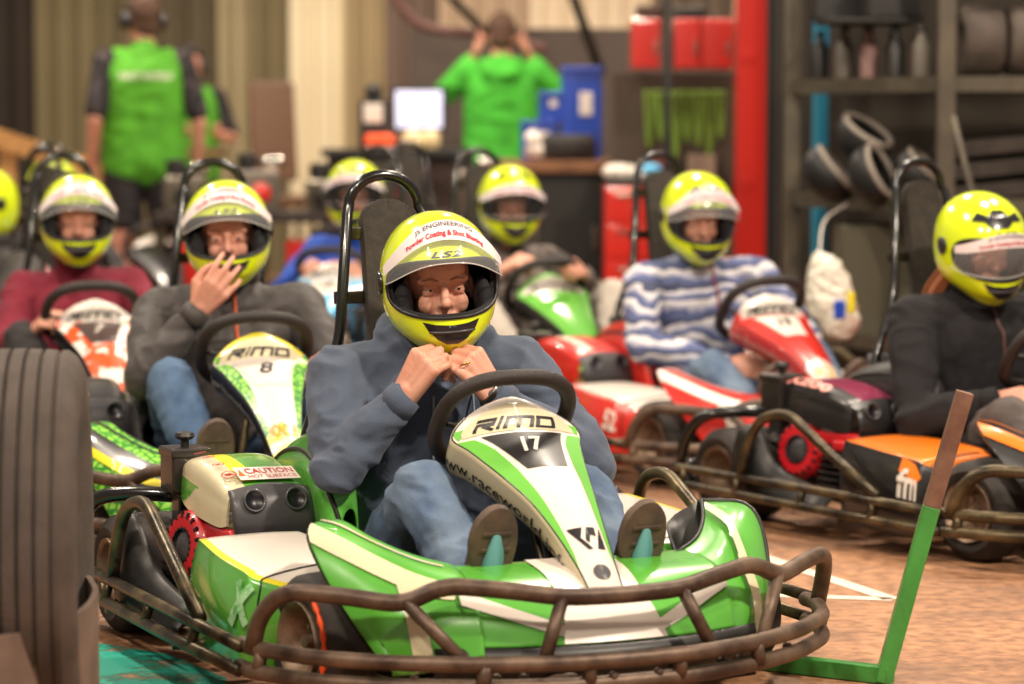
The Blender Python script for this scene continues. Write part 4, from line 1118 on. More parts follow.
driver('person', (-1.335, 9.38, 0), pose(16.3), 'driver of kart 7 in a maroon jacket, one hand on the steering wheel',
   dict(head=(-.60, .012, .868), rot=(-6, 2, 0), sr=(-.67, -.165, .625), sl=(-.65, .19, .635), er=(-.46, -.255, .44), el=(-.42, .27, .42), wr=(-.325, -.175, .50), wl=(-.29, .18, .45),
        hr=dict(f=(.7, .3, .5), t=(0, .5, .8), c=(1.1,)*4, n=-1), hl=dict(f=(.8, -.2, .5), t=(0, -.4, .8), c=(1.1,)*4, n=1), hs=1.05, kr=(-.34, -.21, .48), kl=(-.3, .2, .46),
        top=MAROON, bottom=BLACKT, seed=21, gaze=(1, .1, 0), helmet=dict(raise_=37), voxel=.009, bvoxel=.007))
# ---- black and orange kart on the right
FAF = dict(base=DARKB, edge=ORG, top=ORG, side=DARKB, plate=WHITE, numc=INK, oval=CREAM)
K_('fm', 'black and orange racing kart with white letters on its side pod, far right', 1.735, 8.08, 32,
   dict(swo=(-.05, -.04, -.02), emu=(.22, .34, .14, .32), body=DARKB, accent=ORG, fairing=FAF, num='5', stripe=ORG, nose_mid=WHITE, emblem='fm', bumper=BLACKMETAL, cover=dict(top=PURP, side=DARKB, front=DARKB, line=PURP, word='GX200'), pod=dict(top=ORG, side=DARKB, edge=ORG), tank=DARKB), 1)
BLKSW = mat('black_fleece', '#151316', .95, col2='#1c191d', scale=10, bump=.3, bscale=200)
GREYT = mat('worn_grey_jeans', '#4a4341', .9, col2='#5d5450', scale=9, bump=.3, bscale=200)
driver('person', (1.735, 8.08, 0), pose(32), 'driver in black zip-neck sweater and grey jeans looking down, in the orange and black kart',
   dict(head=(-.59, -.045, .845), rot=(-12, 15, 3), sr=(-.68, -.225, .625), sl=(-.62, .20, .63), er=(-.52, -.345, .34), el=(-.40, .31, .40), wr=(-.335, -.20, .405), wl=(-.26, .16, .42),
        hr=dict(f=(.9, .3, .1), t=(.1, .6, .7), c=(.8,)*4, n=-1), hl=dict(f=(.6, -.5, .2), t=(.1, -.4, .8), c=(.9,)*4, n=1), hs=1.05, kr=(-.24, -.235, .375), kl=(-.24, .2, .40), fat=1.06,
        top=BLKSW, bottom=GREYT, topname='sweater', seed=31, zip=mat('dark_zip', '#5a3a36', .5), gaze=(1, .05, -.6), hair=mat('auburn_hair', '#9a5a34', .7), skin=SKIN2, helmet=dict(raise_=4, bat=True, vents=False), bvoxel=.006))
# ---- number 19, red and white
FA19 = dict(base=RED, edge=RED, top=WHITE, side=RED, plate=WHITE, numc=INK, oval=WHITE, url='www.burnsdesign.co.uk', urlc=mat('pale_letters', '#e8b9a8', .5), low=WHITE, lowu=.70, word='R2', wordc=mat('gold_word', '#e8a82c', .4))
K_('19', 'red and white racing kart with number 19 on its steering fairing', .96, 9.69, 27.7,
   dict(fw=.95, body=RED, accent=WHITE, fairing=FA19, num='19', stripe=WHITE, nose_mid=WHITE, emblem='52', cover=dict(top=RED, side=RED, front=GREYP, line=WHITE), pod=dict(top=WHITE, side=RED, edge=RED), tank=RED), 1)
STRIPE = band_mat('striped_knit', [(0, '#5a648c'), (.16, '#a9abc0'), (.26, '#d9d5d6'), (.42, '#565f86'), (.62, '#8d93ae'), (.72, '#cfcbd0'), (.86, '#474c66')], 2, 8.5, .95, 1.2, bump=.3)
driver('person', (.96, 9.69, 0), pose(27.7), 'driver of kart 19 in blue and white striped zip-neck jumper looking down at his lap',
   dict(head=(-.60, -.032, .872), rot=(-16, 12, 0), sr=(-.68, -.20, .65), sl=(-.63, .225, .665), er=(-.52, -.30, .42), el=(-.42, .31, .42), wr=(-.32, -.08, .36), wl=(-.27, .10, .36),
        hr=dict(f=(.8, .5, 0), t=(.2, .5, .7), c=(.7,)*4, n=-1), hl=dict(f=(.8, -.4, 0), t=(.2, -.4, .8), c=(.8,)*4, n=1), hs=1.05, kr=(-.22, -.20, .37), kl=(-.22, .2, .40),
        top=STRIPE, bottom=JEANS, topname='jumper', seed=41, zip=mat('maroon_zip', '#8a2335', .5), gaze=(1, 0, -.5), helmet=dict(raise_=35), voxel=.009, bvoxel=.007))
# ---- green and white kart, middle rear
FAG = dict(base=LGREEN, edge=LGREEN, top=LGREEN, side=DARKB, plate=LGREEN, numc=DGREEN, oval=WHITE, low=LGREEN)
K_('green', 'kart with bright green steering fairing, parked behind the striped driver', .218, 10.95, 23,
   dict(body=DARKB, accent=WHITE, fairing=FAG, num='14', stripe=LGREEN, nose_mid=LGREEN, cover=dict(top=DARKB, side=DARKB, front=GREYP, line=DARKB), pod=dict(top=DARKB, side=DARKB, edge=LGREEN), tank=DARKB), 1)
CAMO = mat('grey_camouflage_cloth', '#4a4240', .9, col2='#7b706a', scale=13, thr=(.45, .55), bump=.2, detail=2)
BEIGE = mat('stone_trousers', '#b5aba0', .9, bump=.2)
driver('person', (.218, 10.95, 0), pose(23), 'driver in grey camouflage jacket and pale trousers, both hands on the wheel',
   dict(head=(-.60, .008, .875), rot=(-14, 3, 0), sr=(-.68, -.18, .64), sl=(-.64, .19, .64), er=(-.46, -.30, .47), el=(-.42, .31, .47), wr=(-.30, -.155, .62), wl=(-.24, .165, .60),
        hr=dict(f=(.6, .4, .4), t=(0, .6, .6), c=(1.0,)*4, n=-1), hl=dict(f=(.6, -.4, .3), t=(0, -.5, .7), c=(1.,)*4, n=1), hs=1.1, kr=(-.28, -.25, .50), kl=(-.22, .285, .53),
        top=CAMO, bottom=BEIGE, seed=51, helmet=dict(raise_=8, smoke=True), voxel=.010, bvoxel=.008))
# ---- light blue kart seen past the roll hoop
FAB = dict(base=LBLUE, edge=LBLUE, top=REDCAM, side=LBLUE, plate=WHITE, numc=INK, oval=WHITE, low=LBLUE)
K_('blue', 'kart with light blue fairing and blue driver, seen between karts 8 and 17', -.80, 11.9, -12,
   dict(body=LBLUE, accent=WHITE, fairing=FAB, num='3', stripe=WHITE, nose_mid=WHITE, cover=dict(top=RED, side=RED, front=GREYP, line=WHITE), pod=dict(top=LBLUE, side=LBLUE, edge=WHITE), tank=LBLUE), 1)
BLUEJ = mat('royal_blue_cloth', '#1f4bb0', .8, bump=.2)
driver('person', (-.80, 11.9, 0), pose(-12), 'driver in a royal blue top, seen through the roll hoop of kart 17',
   dict(head=(-.60, .0, .880), rot=(10, 2, 0), sr=(-.68, -.18, .64), sl=(-.64, .19, .64), er=(-.46, -.30, .44), el=(-.42, .31, .44), wr=(-.30, -.155, .55), wl=(-.28, .165, .55),
        hr=dict(f=(.6, .4, .4), t=(0, .6, .6), c=(1.0,)*4, n=-1), hl=dict(f=(.6, -.4, .3), t=(0, -.5, .7), c=(1.,)*4, n=1), top=BLUEJ, bottom=BLACKT, seed=61, helmet=dict(raise_=14, smoke=True), voxel=.011, bvoxel=.009))
# ---- two karts at the far left
for key, x, y, yaw, lab1, lab2, topm, sd in (('l1', -1.70, 10.95, 14, 'dark kart behind the maroon-jacketed driver', 'driver in a dark top behind the maroon-jacketed driver', BLACKT, 71),
                                   ('l2', -1.82, 10.35, 30, 'dark kart at the left edge, behind the tyre barrier', 'driver in a dark grey jacket cut off by the left edge', GREYJ, 81)):
    if key == 'l1': x, y, yaw = -1.96, 12.72, 14
    else: x, y, yaw = -2.46, 11.05, -35
    K_(key, lab1, x, y, yaw, dict(body=RED if key == 'l1' else DARKB, accent=WHITE, fairing=FA19 if key == 'l1' else FAG, num='21' if key == 'l1' else '12', stripe=WHITE, cover=dict(top=RED, side=RED, front=GREYP, line=WHITE)), 0)
    driver('person', (x, y, 0), pose(yaw), lab2,
       dict(head=(-.60, .0, .870), rot=(-6, 2, 0), sr=(-.68, -.18, .62), sl=(-.64, .19, .62), er=(-.46, -.30, .44), el=(-.42, .31, .44), wr=(-.30, -.155, .5), wl=(-.28, .165, .5),
            hr=dict(f=(.6, .4, .4), t=(0, .6, .6), c=(1.0,)*4, n=-1), hl=dict(f=(.6, -.4, .3), t=(0, -.5, .7), c=(1.,)*4, n=1), top=topm, bottom=BLACKT, seed=sd, helmet=dict(raise_=10, smoke=True), voxel=.011, bvoxel=.009))
# ---- karts parked without drivers further back
for i, (x, y, yaw, lab, cc) in enumerate(((-1.75, 14.6, 20, 'empty red and black kart parked in front of the pale wall', RED), (-.95, 14.2, -25, 'empty red kart parked left of the workbench', RED),
        (-.30, 13.7, 15, 'empty dark kart parked by the green-hooded man', RED), (1.75, 10.4, -90, 'empty red and white kart side-on in front of the storage rack', RED))):
    K_('p%d' % i, lab, x, y, yaw, dict(body=cc, accent=WHITE, fairing=FA19 if i == 3 else dict(base=DARKB, edge=RED, top=WHITE, side=DARKB, plate=WHITE, numc=INK), num=None, stripe=WHITE, cover=dict(top=DARKB, side=RED, front=GREYP, line=WHITE), tank=RED), 0)

# ------------------------------------------------------------------ standing marshals
def marshal(loc, yaw, label, d):
    """standing figure, local x forward, feet on the floor at the origin; yaw as for karts"""
    Hh = d.get('h', 1.76)/1.76
    H = head_frame((0+d.get('hx', .02), 0, 1.635), d.get('hyaw', 0), d.get('hpitch', 0), 0)
    bm = bmesh.new(); head_prims(bm, H)
    cone_prim(bm, (0, 0, 1.56), .055, (-.015, 0, 1.44), .065)
    cone_prim(bm, (-.01, 0, 1.38), .10, (0, 0, 1.0), .11)
    sr, sl = V((-.02, -.19, 1.42)), V((-.02, .19, 1.42)); er, wr, el, wl = [V(d[k]) for k in ('er', 'wr', 'el', 'wl')]
    for s_, e_, w_, hd in ((sr, er, wr, d['hr']), (sl, el, wl, d['hl'])):
        chain(bm, (-.01, 0, 1.40), .07, s_, .052, (s_+e_)/2, .049, e_, .038, (e_*.6+w_*.4), .036, w_, .025)
        hand(bm, w_, hd['f'], hd['t'], hd.get('c', (.5,)*4), 1.05, 0, (.5, .4, .4), hd.get('n', 1))
    legs = [(V((0, s*.10, .92)), V((.02, s*.115, .49)), V((-.02, s*.12, .09))) for s in (-1, 1)]
    for hp_, k_, a_ in legs:
        chain(bm, (0, 0, 1.0), .12, hp_, .098, (hp_+k_)/2, .078, k_, .058, (k_*.6+a_*.4), .062, a_, .038); cone_prim(bm, a_, .036, a_+V((.05, 0, -.04)), .034)
    body = organic('person', bm, .009, SKIN2, None, smooth=2); body.location = (loc[0], loc[1], 0); body.rotation_euler = (0, 0, pose(yaw)); body.scale = (Hh,)*3
    tag(body, label, 'person'); eyes(body, H, (1, 0, 0), SKIN2)
    bm = bmesh.new()
    for s in (-1, 1): chain(bm, (0, s*.085, .91), .130, (.0, s*.080, 1.12), .130, (-.015, s*.085, 1.32), .125, (-.02, s*.12, 1.415), .075)
    cone_prim(bm, (0, -.09, .90), .115, (0, .09, .90), .115); chain(bm, (0, 0, .93), .14, (0, 0, 1.12), .140, (-.02, 0, 1.34), .135, (-.02, 0, 1.42), .09)
    chain(bm, (-.02, 0, 1.43), .09, (-.01, 0, 1.49), .062)
    if d.get('long'):
        for s_, e_, w_ in ((sr, er, wr), (sl, el, wl)): chain(bm, s_, .078, e_, .062, ext(e_, w_, -.02), .045)
        if d.get('hoody'): cone_prim(bm, (-.11, -.05, 1.42), .06, (-.11, .05, 1.42), .06); cone_prim(bm, (-.08, -.08, 1.46), .05, (-.08, .08, 1.46), .05)
    vest = organic(d.get('topname', 'vest'), bm, .011, d['top'], body, smooth=3, folds=.010, ffreq=6, seed=4)
    if not d.get('long'):
        bm = bmesh.new()
        for s_, e_ in ((sr, er), (sl, el)): chain(bm, s_*.8+V((0, 0, .28)), .07, s_, .066, s_+(e_-s_)*.85, .060)
        sh = organic('shirt', bm, .011, mat('black_patterned_shirt', '#1d1a1d', .9, col2='#54484a', scale=30, thr=(.55, .6)), body, smooth=2)
    if d.get('print'):
        bm = bmesh.new(); bv = BVHTree.FromPolygons([v.co for v in vest.data.vertices], [p.vertices for p in vest.data.polygons])
        def bmap(x, y):
            p = V((-.5, .13-.26*x, 1.33+.035*y)); r = bv.ray_cast(p, V((1, 0, 0))); q = r[0] if r[0] is not None else p+V((.35, 0, 0)); return (q+V((-.004, 0, 0)), V((-1, 0, 0)))
        decal(bm, text_bm(d['print'], bold=.02), bmap, (10, 2)); link('back_print', bm, WHITE, vest)
    bm = bmesh.new()
    cone_prim(bm, (0, -.06, .97), .125, (0, .06, .97), .125)
    for hp_, k_, a_ in legs:
        if d.get('shorts'): chain(bm, hp_, .115, hp_*.35+k_*.65, .095)
        else: chain(bm, hp_, .112, k_, .078, a_+V((0, 0, .02)), .062)
    organic(d.get('botname', 'trousers'), bm, .011, d.get('bottom', BLACKT), body, smooth=3, folds=.007, seed=9)
    for hp_, k_, a_ in legs:
        bm = bmesh.new(); chain(bm, a_+V((-.03, 0, -.045)), .042, a_+V((.08, 0, -.05)), .040, a_+V((.16, 0, -.055)), .034); add_box(bm, a_+V((.06, 0, -.078)), (.27, .085, .024))
        organic('shoe', bm, .008, mat('black_shoe', '#191718', .6), body, smooth=1)
    R = H.to_3x3().normalized(); bm = bmesh.new()
    add_ball(bm, H @ V((-.028, 0, .030)), (.092, .083, .098), R); add_ball(bm, H @ V((-.055, 0, -.03)), (.055, .07, .07), R); add_ball(bm, H @ V((.03, 0, .085)), (.06, .065, .035), R)
    organic('hair', bm, .007, d.get('hair', mat('brown_hair', '#4b3222', .75, bump=.5, bscale=90)), body, smooth=1, folds=.006, ffreq=22)
    if d.get('muffs'):
        bm = bmesh.new()
        for s in (-1, 1): add_lathe(bm, [(.035, -.012), (.048, 0), (.046, .028), (.02, .038)], H @ frame((-.01, s*.082, -.015), (0, s, 0), (1, 0, 0)), 16)
        add_tube(bm, [H @ V((-.01, .098*math.cos(t), -.0+.125*math.sin(t))) for t in [PI*k/14 for k in range(15)]], .007, 6)
        link('ear_defenders', bm, DARKGL, body)
    return body
VEST = mat('bright_green_vest', '#52a022', .85, col2='#48901e', scale=7, bump=.3)
HOODG = mat('bright_green_hoodie', '#40a82c', .9, col2='#389626', scale=7, bump=.3)
marshal((-1.95, 15.4), 193, 'marshal in green vest and dark shorts seen from behind wearing ear defenders', dict(er=(-.06, -.27, 1.13), wr=(.04, -.27, .88), el=(-.10, .25, 1.14), wl=(.06, .25, .90),
    hr=dict(f=(.2, 0, -1), t=(1, .3, 0), n=1), hl=dict(f=(.2, 0, -1), t=(1, -.3, 0), n=-1), top=VEST, shorts=True, botname='shorts', muffs=True, print='RACE WORLD', h=1.86, hyaw=15))
marshal((-.06, 16.5), 178, 'man in bright green hoodie with both hands raised to his head', dict(er=(.05, -.37, 1.27), wr=(.03, -.17, 1.50), el=(.05, .37, 1.27), wl=(.03, .17, 1.50),
    hr=dict(f=(0, .6, .8), t=(-.3, .5, .6), n=1), hl=dict(f=(0, -.6, .8), t=(-.3, -.5, .6), n=-1), top=HOODG, long=True, hoody=True, topname='hoodie', h=1.80, hpitch=10))
marshal((-2.06, 18.6), 20, 'marshal in green vest further back, half hidden by the nearer marshal', dict(er=(.06, -.28, 1.14), wr=(.26, -.14, 1.16), el=(.06, .28, 1.14), wl=(.26, .12, 1.16),
    hr=dict(f=(.8, .4, .2), t=(0, .2, 1), n=1), hl=dict(f=(.8, -.4, .2), t=(0, -.2, 1), n=-1), top=VEST, h=1.66, muffs=True, hair=mat('black_cap', '#1d1b1c', .7)))
# ------------------------------------------------------------------ setting
def floor_mat():
    m, N, L, B = nodes('hall_concrete'); B.inputs['Roughness'].default_value = .62
    tc = N.new('ShaderNodeTexCoord')
    n1 = N.new('ShaderNodeTexNoise'); n1.inputs['Scale'].default_value = 1.3; n1.inputs['Detail'].default_value = 8; n1.inputs['Roughness'].default_value = .7
    n2 = N.new('ShaderNodeTexNoise'); n2.inputs['Scale'].default_value = 26; n2.inputs['Detail'].default_value = 6
    for n in (n1, n2): L.new(tc.outputs['Object'], n.inputs['Vector'])
    r1 = N.new('ShaderNodeValToRGB'); r1.color_ramp.elements[0].position = .3; r1.color_ramp.elements[1].position = .7
    r1.color_ramp.elements[0].color = rgb('#875f43'); r1.color_ramp.elements[1].color = rgb('#c8946c')
    L.new(n1.outputs['Fac'], r1.inputs['Fac'])
    r2 = N.new('ShaderNodeValToRGB'); r2.color_ramp.elements[0].position = .35; r2.color_ramp.elements[1].position = .62
    r2.color_ramp.elements[0].color = (.42, .37, .33, 1); r2.color_ramp.elements[1].color = (1, 1, 1, 1); L.new(n2.outputs['Fac'], r2.inputs['Fac'])
    mx = N.new('ShaderNodeMix'); mx.data_type = 'RGBA'; mx.blend_type = 'MULTIPLY'; mx.inputs[0].default_value = .8
    L.new(r1.outputs['Color'], mx.inputs[6]); L.new(r2.outputs['Color'], mx.inputs[7])
    # rubber scuffs running across the floor
    mp = N.new('ShaderNodeMapping'); mp.inputs['Scale'].default_value = (1.1, 2.6, 1); mp.inputs['Rotation'].default_value = (0, 0, .5)
    L.new(tc.outputs['Object'], mp.inputs['Vector'])
    n3 = N.new('ShaderNodeTexNoise'); n3.inputs['Scale'].default_value = 1.1; n3.inputs['Detail'].default_value = 7; L.new(mp.outputs['Vector'], n3.inputs['Vector'])
    r3 = N.new('ShaderNodeValToRGB'); r3.color_ramp.elements[0].position = .54; r3.color_ramp.elements[1].position = .70
    r3.color_ramp.elements[0].color = (0, 0, 0, 1); r3.color_ramp.elements[1].color = (.75, .75, .75, 1); L.new(n3.outputs['Fac'], r3.inputs['Fac'])
    m2 = N.new('ShaderNodeMix'); m2.data_type = 'RGBA'; L.new(r3.outputs['Color'], m2.inputs[0]); L.new(mx.outputs[2], m2.inputs[6]); m2.inputs[7].default_value = rgb('#5c4436')
    L.new(m2.outputs[2], B.inputs['Base Color'])
    b = N.new('ShaderNodeBump'); b.inputs['Strength'].default_value = .5; b.inputs['Distance'].default_value = .006; L.new(n2.outputs['Fac'], b.inputs['Height']); L.new(b.outputs['Normal'], B.inputs['Normal'])
    return m
bm = bmesh.new(); add_box(bm, (0, 12, -.05), (24, 30, .1)); o = link('floor', bm, floor_mat(), smooth=False); tag(o, kind='structure')
# painted marks on the floor
def worn_paint(name, col, scale=9, lo=.42, hi=.55):
    m, N, L, B = nodes(name); B.inputs['Base Color'].default_value = rgb(col); B.inputs['Roughness'].default_value = .6
    tc = N.new('ShaderNodeTexCoord'); n = N.new('ShaderNodeTexNoise'); n.inputs['Scale'].default_value = scale; n.inputs['Detail'].default_value = 9; n.inputs['Roughness'].default_value = .75
    L.new(tc.outputs['Object'], n.inputs['Vector']); r = N.new('ShaderNodeMapRange'); r.inputs['From Min'].default_value = lo; r.inputs['From Max'].default_value = hi
    L.new(n.outputs['Fac'], r.inputs['Value']); L.new(r.outputs['Result'], B.inputs['Alpha']); return m
def flat(name, polys, m, label, z=.0012):
    bm = bmesh.new()
    for p in polys: bm.faces.new([bm.verts.new((x, y, z)) for x, y in p])
    o = link(name, bm, m, smooth=False); tag(o, label, 'floor marking'); return o
flat('floor_marking', [[(-1.25, 5.9), (-.60, 5.9), (-.62, 6.22), (-.78, 6.50), (-.98, 6.66), (-1.3, 6.8)]], worn_paint('turquoise_floor_paint', '#1f9c86', 7, .36, .50), 'worn turquoise paint patch on the floor beside the tyre barrier')
WP = worn_paint('white_floor_paint', '#e4d3c0', 16, .30, .46)
def strip(a, b, w):
    a, b = V((a[0], a[1])), V((b[0], b[1])); d = (b-a).normalized(); n = V((-d.y, d.x))*w/2
    return [tuple(a-n), tuple(b-n), tuple(b+n), tuple(a+n)]
flat('floor_marking', [strip((.66, 8.05), (.96, 7.25), .05), strip((.96, 7.25), (.40, 7.37), .05)], WP, 'worn white painted arrow lines on the floor right of kart 17', .0016)
# ---- back wall: vertical ribs, painted in wide bays
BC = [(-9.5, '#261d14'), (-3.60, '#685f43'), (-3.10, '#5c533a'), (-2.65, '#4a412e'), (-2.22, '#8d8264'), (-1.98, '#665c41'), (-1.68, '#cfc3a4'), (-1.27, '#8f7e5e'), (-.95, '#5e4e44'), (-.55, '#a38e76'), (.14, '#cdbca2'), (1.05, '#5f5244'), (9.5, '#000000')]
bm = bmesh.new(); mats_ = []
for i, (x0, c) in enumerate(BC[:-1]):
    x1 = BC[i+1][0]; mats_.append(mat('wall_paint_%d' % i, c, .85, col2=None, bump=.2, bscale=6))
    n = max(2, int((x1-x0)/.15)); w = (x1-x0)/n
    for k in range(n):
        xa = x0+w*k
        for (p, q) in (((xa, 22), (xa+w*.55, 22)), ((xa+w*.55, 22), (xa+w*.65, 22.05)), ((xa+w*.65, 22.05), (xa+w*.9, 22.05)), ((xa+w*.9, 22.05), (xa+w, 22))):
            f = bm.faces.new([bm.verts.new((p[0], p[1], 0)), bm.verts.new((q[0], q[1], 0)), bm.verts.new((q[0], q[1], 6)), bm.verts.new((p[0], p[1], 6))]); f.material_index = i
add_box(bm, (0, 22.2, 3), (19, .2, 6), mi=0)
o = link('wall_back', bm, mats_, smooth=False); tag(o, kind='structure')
def thing(name, label, cat, loc=(0, 0, 0), rz=0, group=None):
    o = empty(name, loc, rz); return tag(o, label, cat, group)
def boxp(name, parent, c, s, m, bev=.004, rot=None, taper=None):
    bm = bmesh.new(); add_box(bm, c, s, bev=bev, rot=rot, taper=taper); return link(name, bm, m, parent, autosmooth=35)
# dark partition behind the bench
o = boxp('partition_panel', None, (.35, 17.6, .87), (1.9, .08, 1.74), mat('dark_partition', '#4a403a', .9, bump=.1)); tag(o, 'dark grey partition board behind the workbench', 'partition')
# wooden railing
WOOD = mat('pale_wood', '#b3854c', .7, col2='#94683a', scale=12, stretch=(1, 1, 6), bump=.2)
t = thing('wooden_railing', 'pale wooden handrail with posts at the left edge', 'railing', (-2.68, 16, 0))
bm = bmesh.new(); add_box(bm, (-.05, 0, 1.06), (1.05, .05, .10), rot=Matrix.Rotation(.33, 3, 'Y')); link('handrail', bm, WOOD, t, smooth=False)
bm = bmesh.new(); add_box(bm, (-.05, 0, .66), (1.0, .04, .09), rot=Matrix.Rotation(.33, 3, 'Y')); link('lower_rail', bm, WOOD, t, smooth=False)
for px_, hh_ in ((.32, 1.0), (-.10, 1.1), (-.52, 1.2)): boxp('post', t, (px_, .03, hh_/2), (.09, .06, hh_), WOOD)
# counter with machines, left of the green-hooded man
t = thing('service_counter', 'dark counter with a cluttered top behind the karts', 'counter', (-.62, 15.6, 0))
boxp('counter_top', t, (0, 0, 1.02), (.78, .5, .04), BLACKP); boxp('counter_front', t, (0, .03, .5), (.72, .42, 1.0), mat('counter_board', '#44322a', .8))
t = thing('monitor', 'bright screen standing on the dark counter', 'monitor', (-.50, 15.6, 1.04))
boxp('screen_case', t, (0, .02, .21), (.30, .03, .24), BLACKP); boxp('screen', t, (0, 0, .21), (.25, .012, .20), mat('lit_screen', '#c9cbe6', .2, emit=.9)); boxp('stand', t, (0, .03, .05), (.05, .03, .12), BLACKP); boxp('foot', t, (0, .02, .006), (.16, .12, .012), BLACKP)
t = thing('coffee_machine', 'black coffee machine with a white front on the counter', 'coffee machine', (-.74, 15.55, 1.04))
boxp('case', t, (0, .03, .13), (.15, .18, .26), BLACKP, .015); boxp('front_panel', t, (0, -.062, .19), (.10, .012, .10), WHITE)
bm = bmesh.new(); add_lathe(bm, [(.03, 0), (.045, .01), (.045, .06), (.03, .08), (.015, .09)], Matrix.Translation((0, 0, .26)), 18); link('hopper', bm, BLACKP, t)
o = boxp('cap', None, (-.70, 15.42, 1.08), (.16, .12, .08), ORANGE, .035); tag(o, 'orange cap lying in front of the coffee machine', 'cap')
for i, (x, z, r, l) in enumerate(((-.52, 1.10, .062, 'cream round tub on the counter below the screen'), (-.43, 1.09, .05, 'smaller cream tub right of the larger tub on the counter'))):
    bm = bmesh.new(); add_lathe(bm, [(r*.7, 0), (r, .02), (r*1.02, .07), (r*.9, .085), (r*.3, .1)], Matrix.Translation((x, 15.42, 1.041)), 24)
    t = link('tub', bm, mat('cream_plastic', '#e8cf9c', .4, coat=.4), autosmooth=40); tag(t, l, 'tub', 'cream tubs on the counter')
# bar stool-like chair by the pale wall
t = thing('high_back_chair', 'tall brown high-backed chair against the pale wall', 'chair', (-1.39, 17.5, 0), .35)
BR = mat('brown_leather', '#5a3a22', .5, bump=.2)
boxp('backrest', t, (0, .18, 1.12), (.28, .05, .60), BR, .02, rot=Matrix.Rotation(-.15, 3, 'X')); boxp('seat', t, (0, 0, .70), (.36, .36, .07), BR, .02)
for sx in (-1, 1):
    for sy in (-1, 1): boxp('leg', t, (sx*.15, sy*.15, .34), (.03, .03, .68), BLACKMETAL)
# hose arm overhead
bm = bmesh.new(); add_tube(bm, cr([(-.85, 17, 2.74), (-.72, 17, 2.02), (-.60, 17, 1.80), (-.45, 17, 1.72), (-.1, 17, 1.68), (.2, 17, 1.60)], 8), .03, 10)
o = link('air_hose', bm, mat('hose_brown', '#5b3a33', .6)); tag(o, 'sagging brown hose hung above the green-hooded man', 'hose')
bm = bmesh.new(); add_tube(bm, [(-.90, 16.95, 2.74), (-.55, 16.9, 2.1), (-.12, 16.9, 1.66)], .025, 8); o = link('strap', bm, BLACKP); tag(o, 'dark diagonal strap hanging left of the hooded man', 'strap')
bm = bmesh.new(); add_tube(bm, [(.05, 16.97, 2.745), (.32, 16.9, 2.0), (.52, 16.9, 1.45)], .03, 8); o = link('strap', bm, BLACKP); tag(o, 'dark diagonal strap hanging right of the hooded man', 'strap')
# ---- workbench
t = thing('workbench', 'workbench with wooden top and black front behind the green kart', 'workbench', (.27, 15.0, 0))
boxp('bench_top', t, (0, 0, .96), (.66, .6, .06), mat('bench_wood', '#8a5f40', .7, col2='#6d4a33', scale=8)); boxp('cupboard_front', t, (0, .03, .46), (.62, .5, .92), mat('black_cupboard', '#15120f', .5))
for sx in (-.15, .15): boxp('door_handle', t, (sx, -.235, .60), (.02, .02, .12), CHROME)
BLUE = mat('blue_plastic', '#1840a8', .35, coat=.4)
for i, (x, z, w, h, l) in enumerate(((.14, .99, .20, .20, 'blue plastic crate on the workbench, left of the tall one'), (.36, .99, .22, .48, 'tall blue plastic container on the workbench'), (.20, 1.19, .13, .15, 'small blue tub stacked on the left blue crate'))):
    t = thing('crate', l, 'crate', (x, 15.15, z), 0, 'blue containers on the workbench')
    boxp('box_body', t, (0, 0, h/2), (w*.94, .2, h), BLUE, .012); boxp('rim', t, (0, 0, h-.012), (w, .23, .02), BLUE, .006)
    boxp('label_plate', t, (w*.1, -.104, h*.6), (w*.3, .006, h*.25), WHITE)
for i, (x, l) in enumerate(((.29, 'worn kart tyre lying on the workbench'),)):
    bm = bmesh.new(); add_lathe(bm, [(.06, 0), (.12, 0), (.14, .03), (.14, .10), (.12, .13), (.06, .13)], Matrix.Translation((x, 14.85, .992)), 28, closed=True); o = link('slick_tyre', bm, RUBBER); tag(o, l, 'tyre')
bm = bmesh.new(); add_ball(bm, (.13, 14.85, 1.04), (.07, .06, .05)); add_ball(bm, (.11, 14.83, 1.10), (.045, .04, .045)); o = organic('shop_rag', bm, .01, WHITE, folds=.008); tag(o, 'white rag bundled at the left end of the workbench', 'rag')
# red tool chest
def chest(loc, w, h, n, label, d=.4):
    t = thing('tool_chest', label, 'tool chest', loc); boxp('chest_body', t, (0, d/2, h/2), (w, d, h), RED, .008)
    for k in range(n):
        f = boxp('drawer', t, (0, -.006, h*(k+.5)/n), (w*.93, .014, h/n*.88), RED, .004); boxp('drawer_pull', f, (0, -.018, h*(k+.75)/n), (w*.6, .012, .014), CHROME, .003)
    return t
chest((.59, 13.9, 0), .29, .88, 5, 'red tool chest with drawers under the bench clutter')
t = thing('toolbox_tray', 'tray of white and light blue cloths on the red tool chest', 'tray', (.60, 13.9, .885)); boxp('tray_base', t, (0, .15, .012), (.30, .3, .024), BLACKP)
bm = bmesh.new(); add_ball(bm, (-.08, .1, .06), (.09, .07, .045)); add_ball(bm, (.01, .1, .05), (.07, .06, .04)); organic('white_cloth', bm, .009, WHITE, t, folds=.008)
bm = bmesh.new(); add_ball(bm, (.07, .08, .07), (.055, .05, .04)); organic('blue_cloth', bm, .009, LBLUE, t, folds=.008)
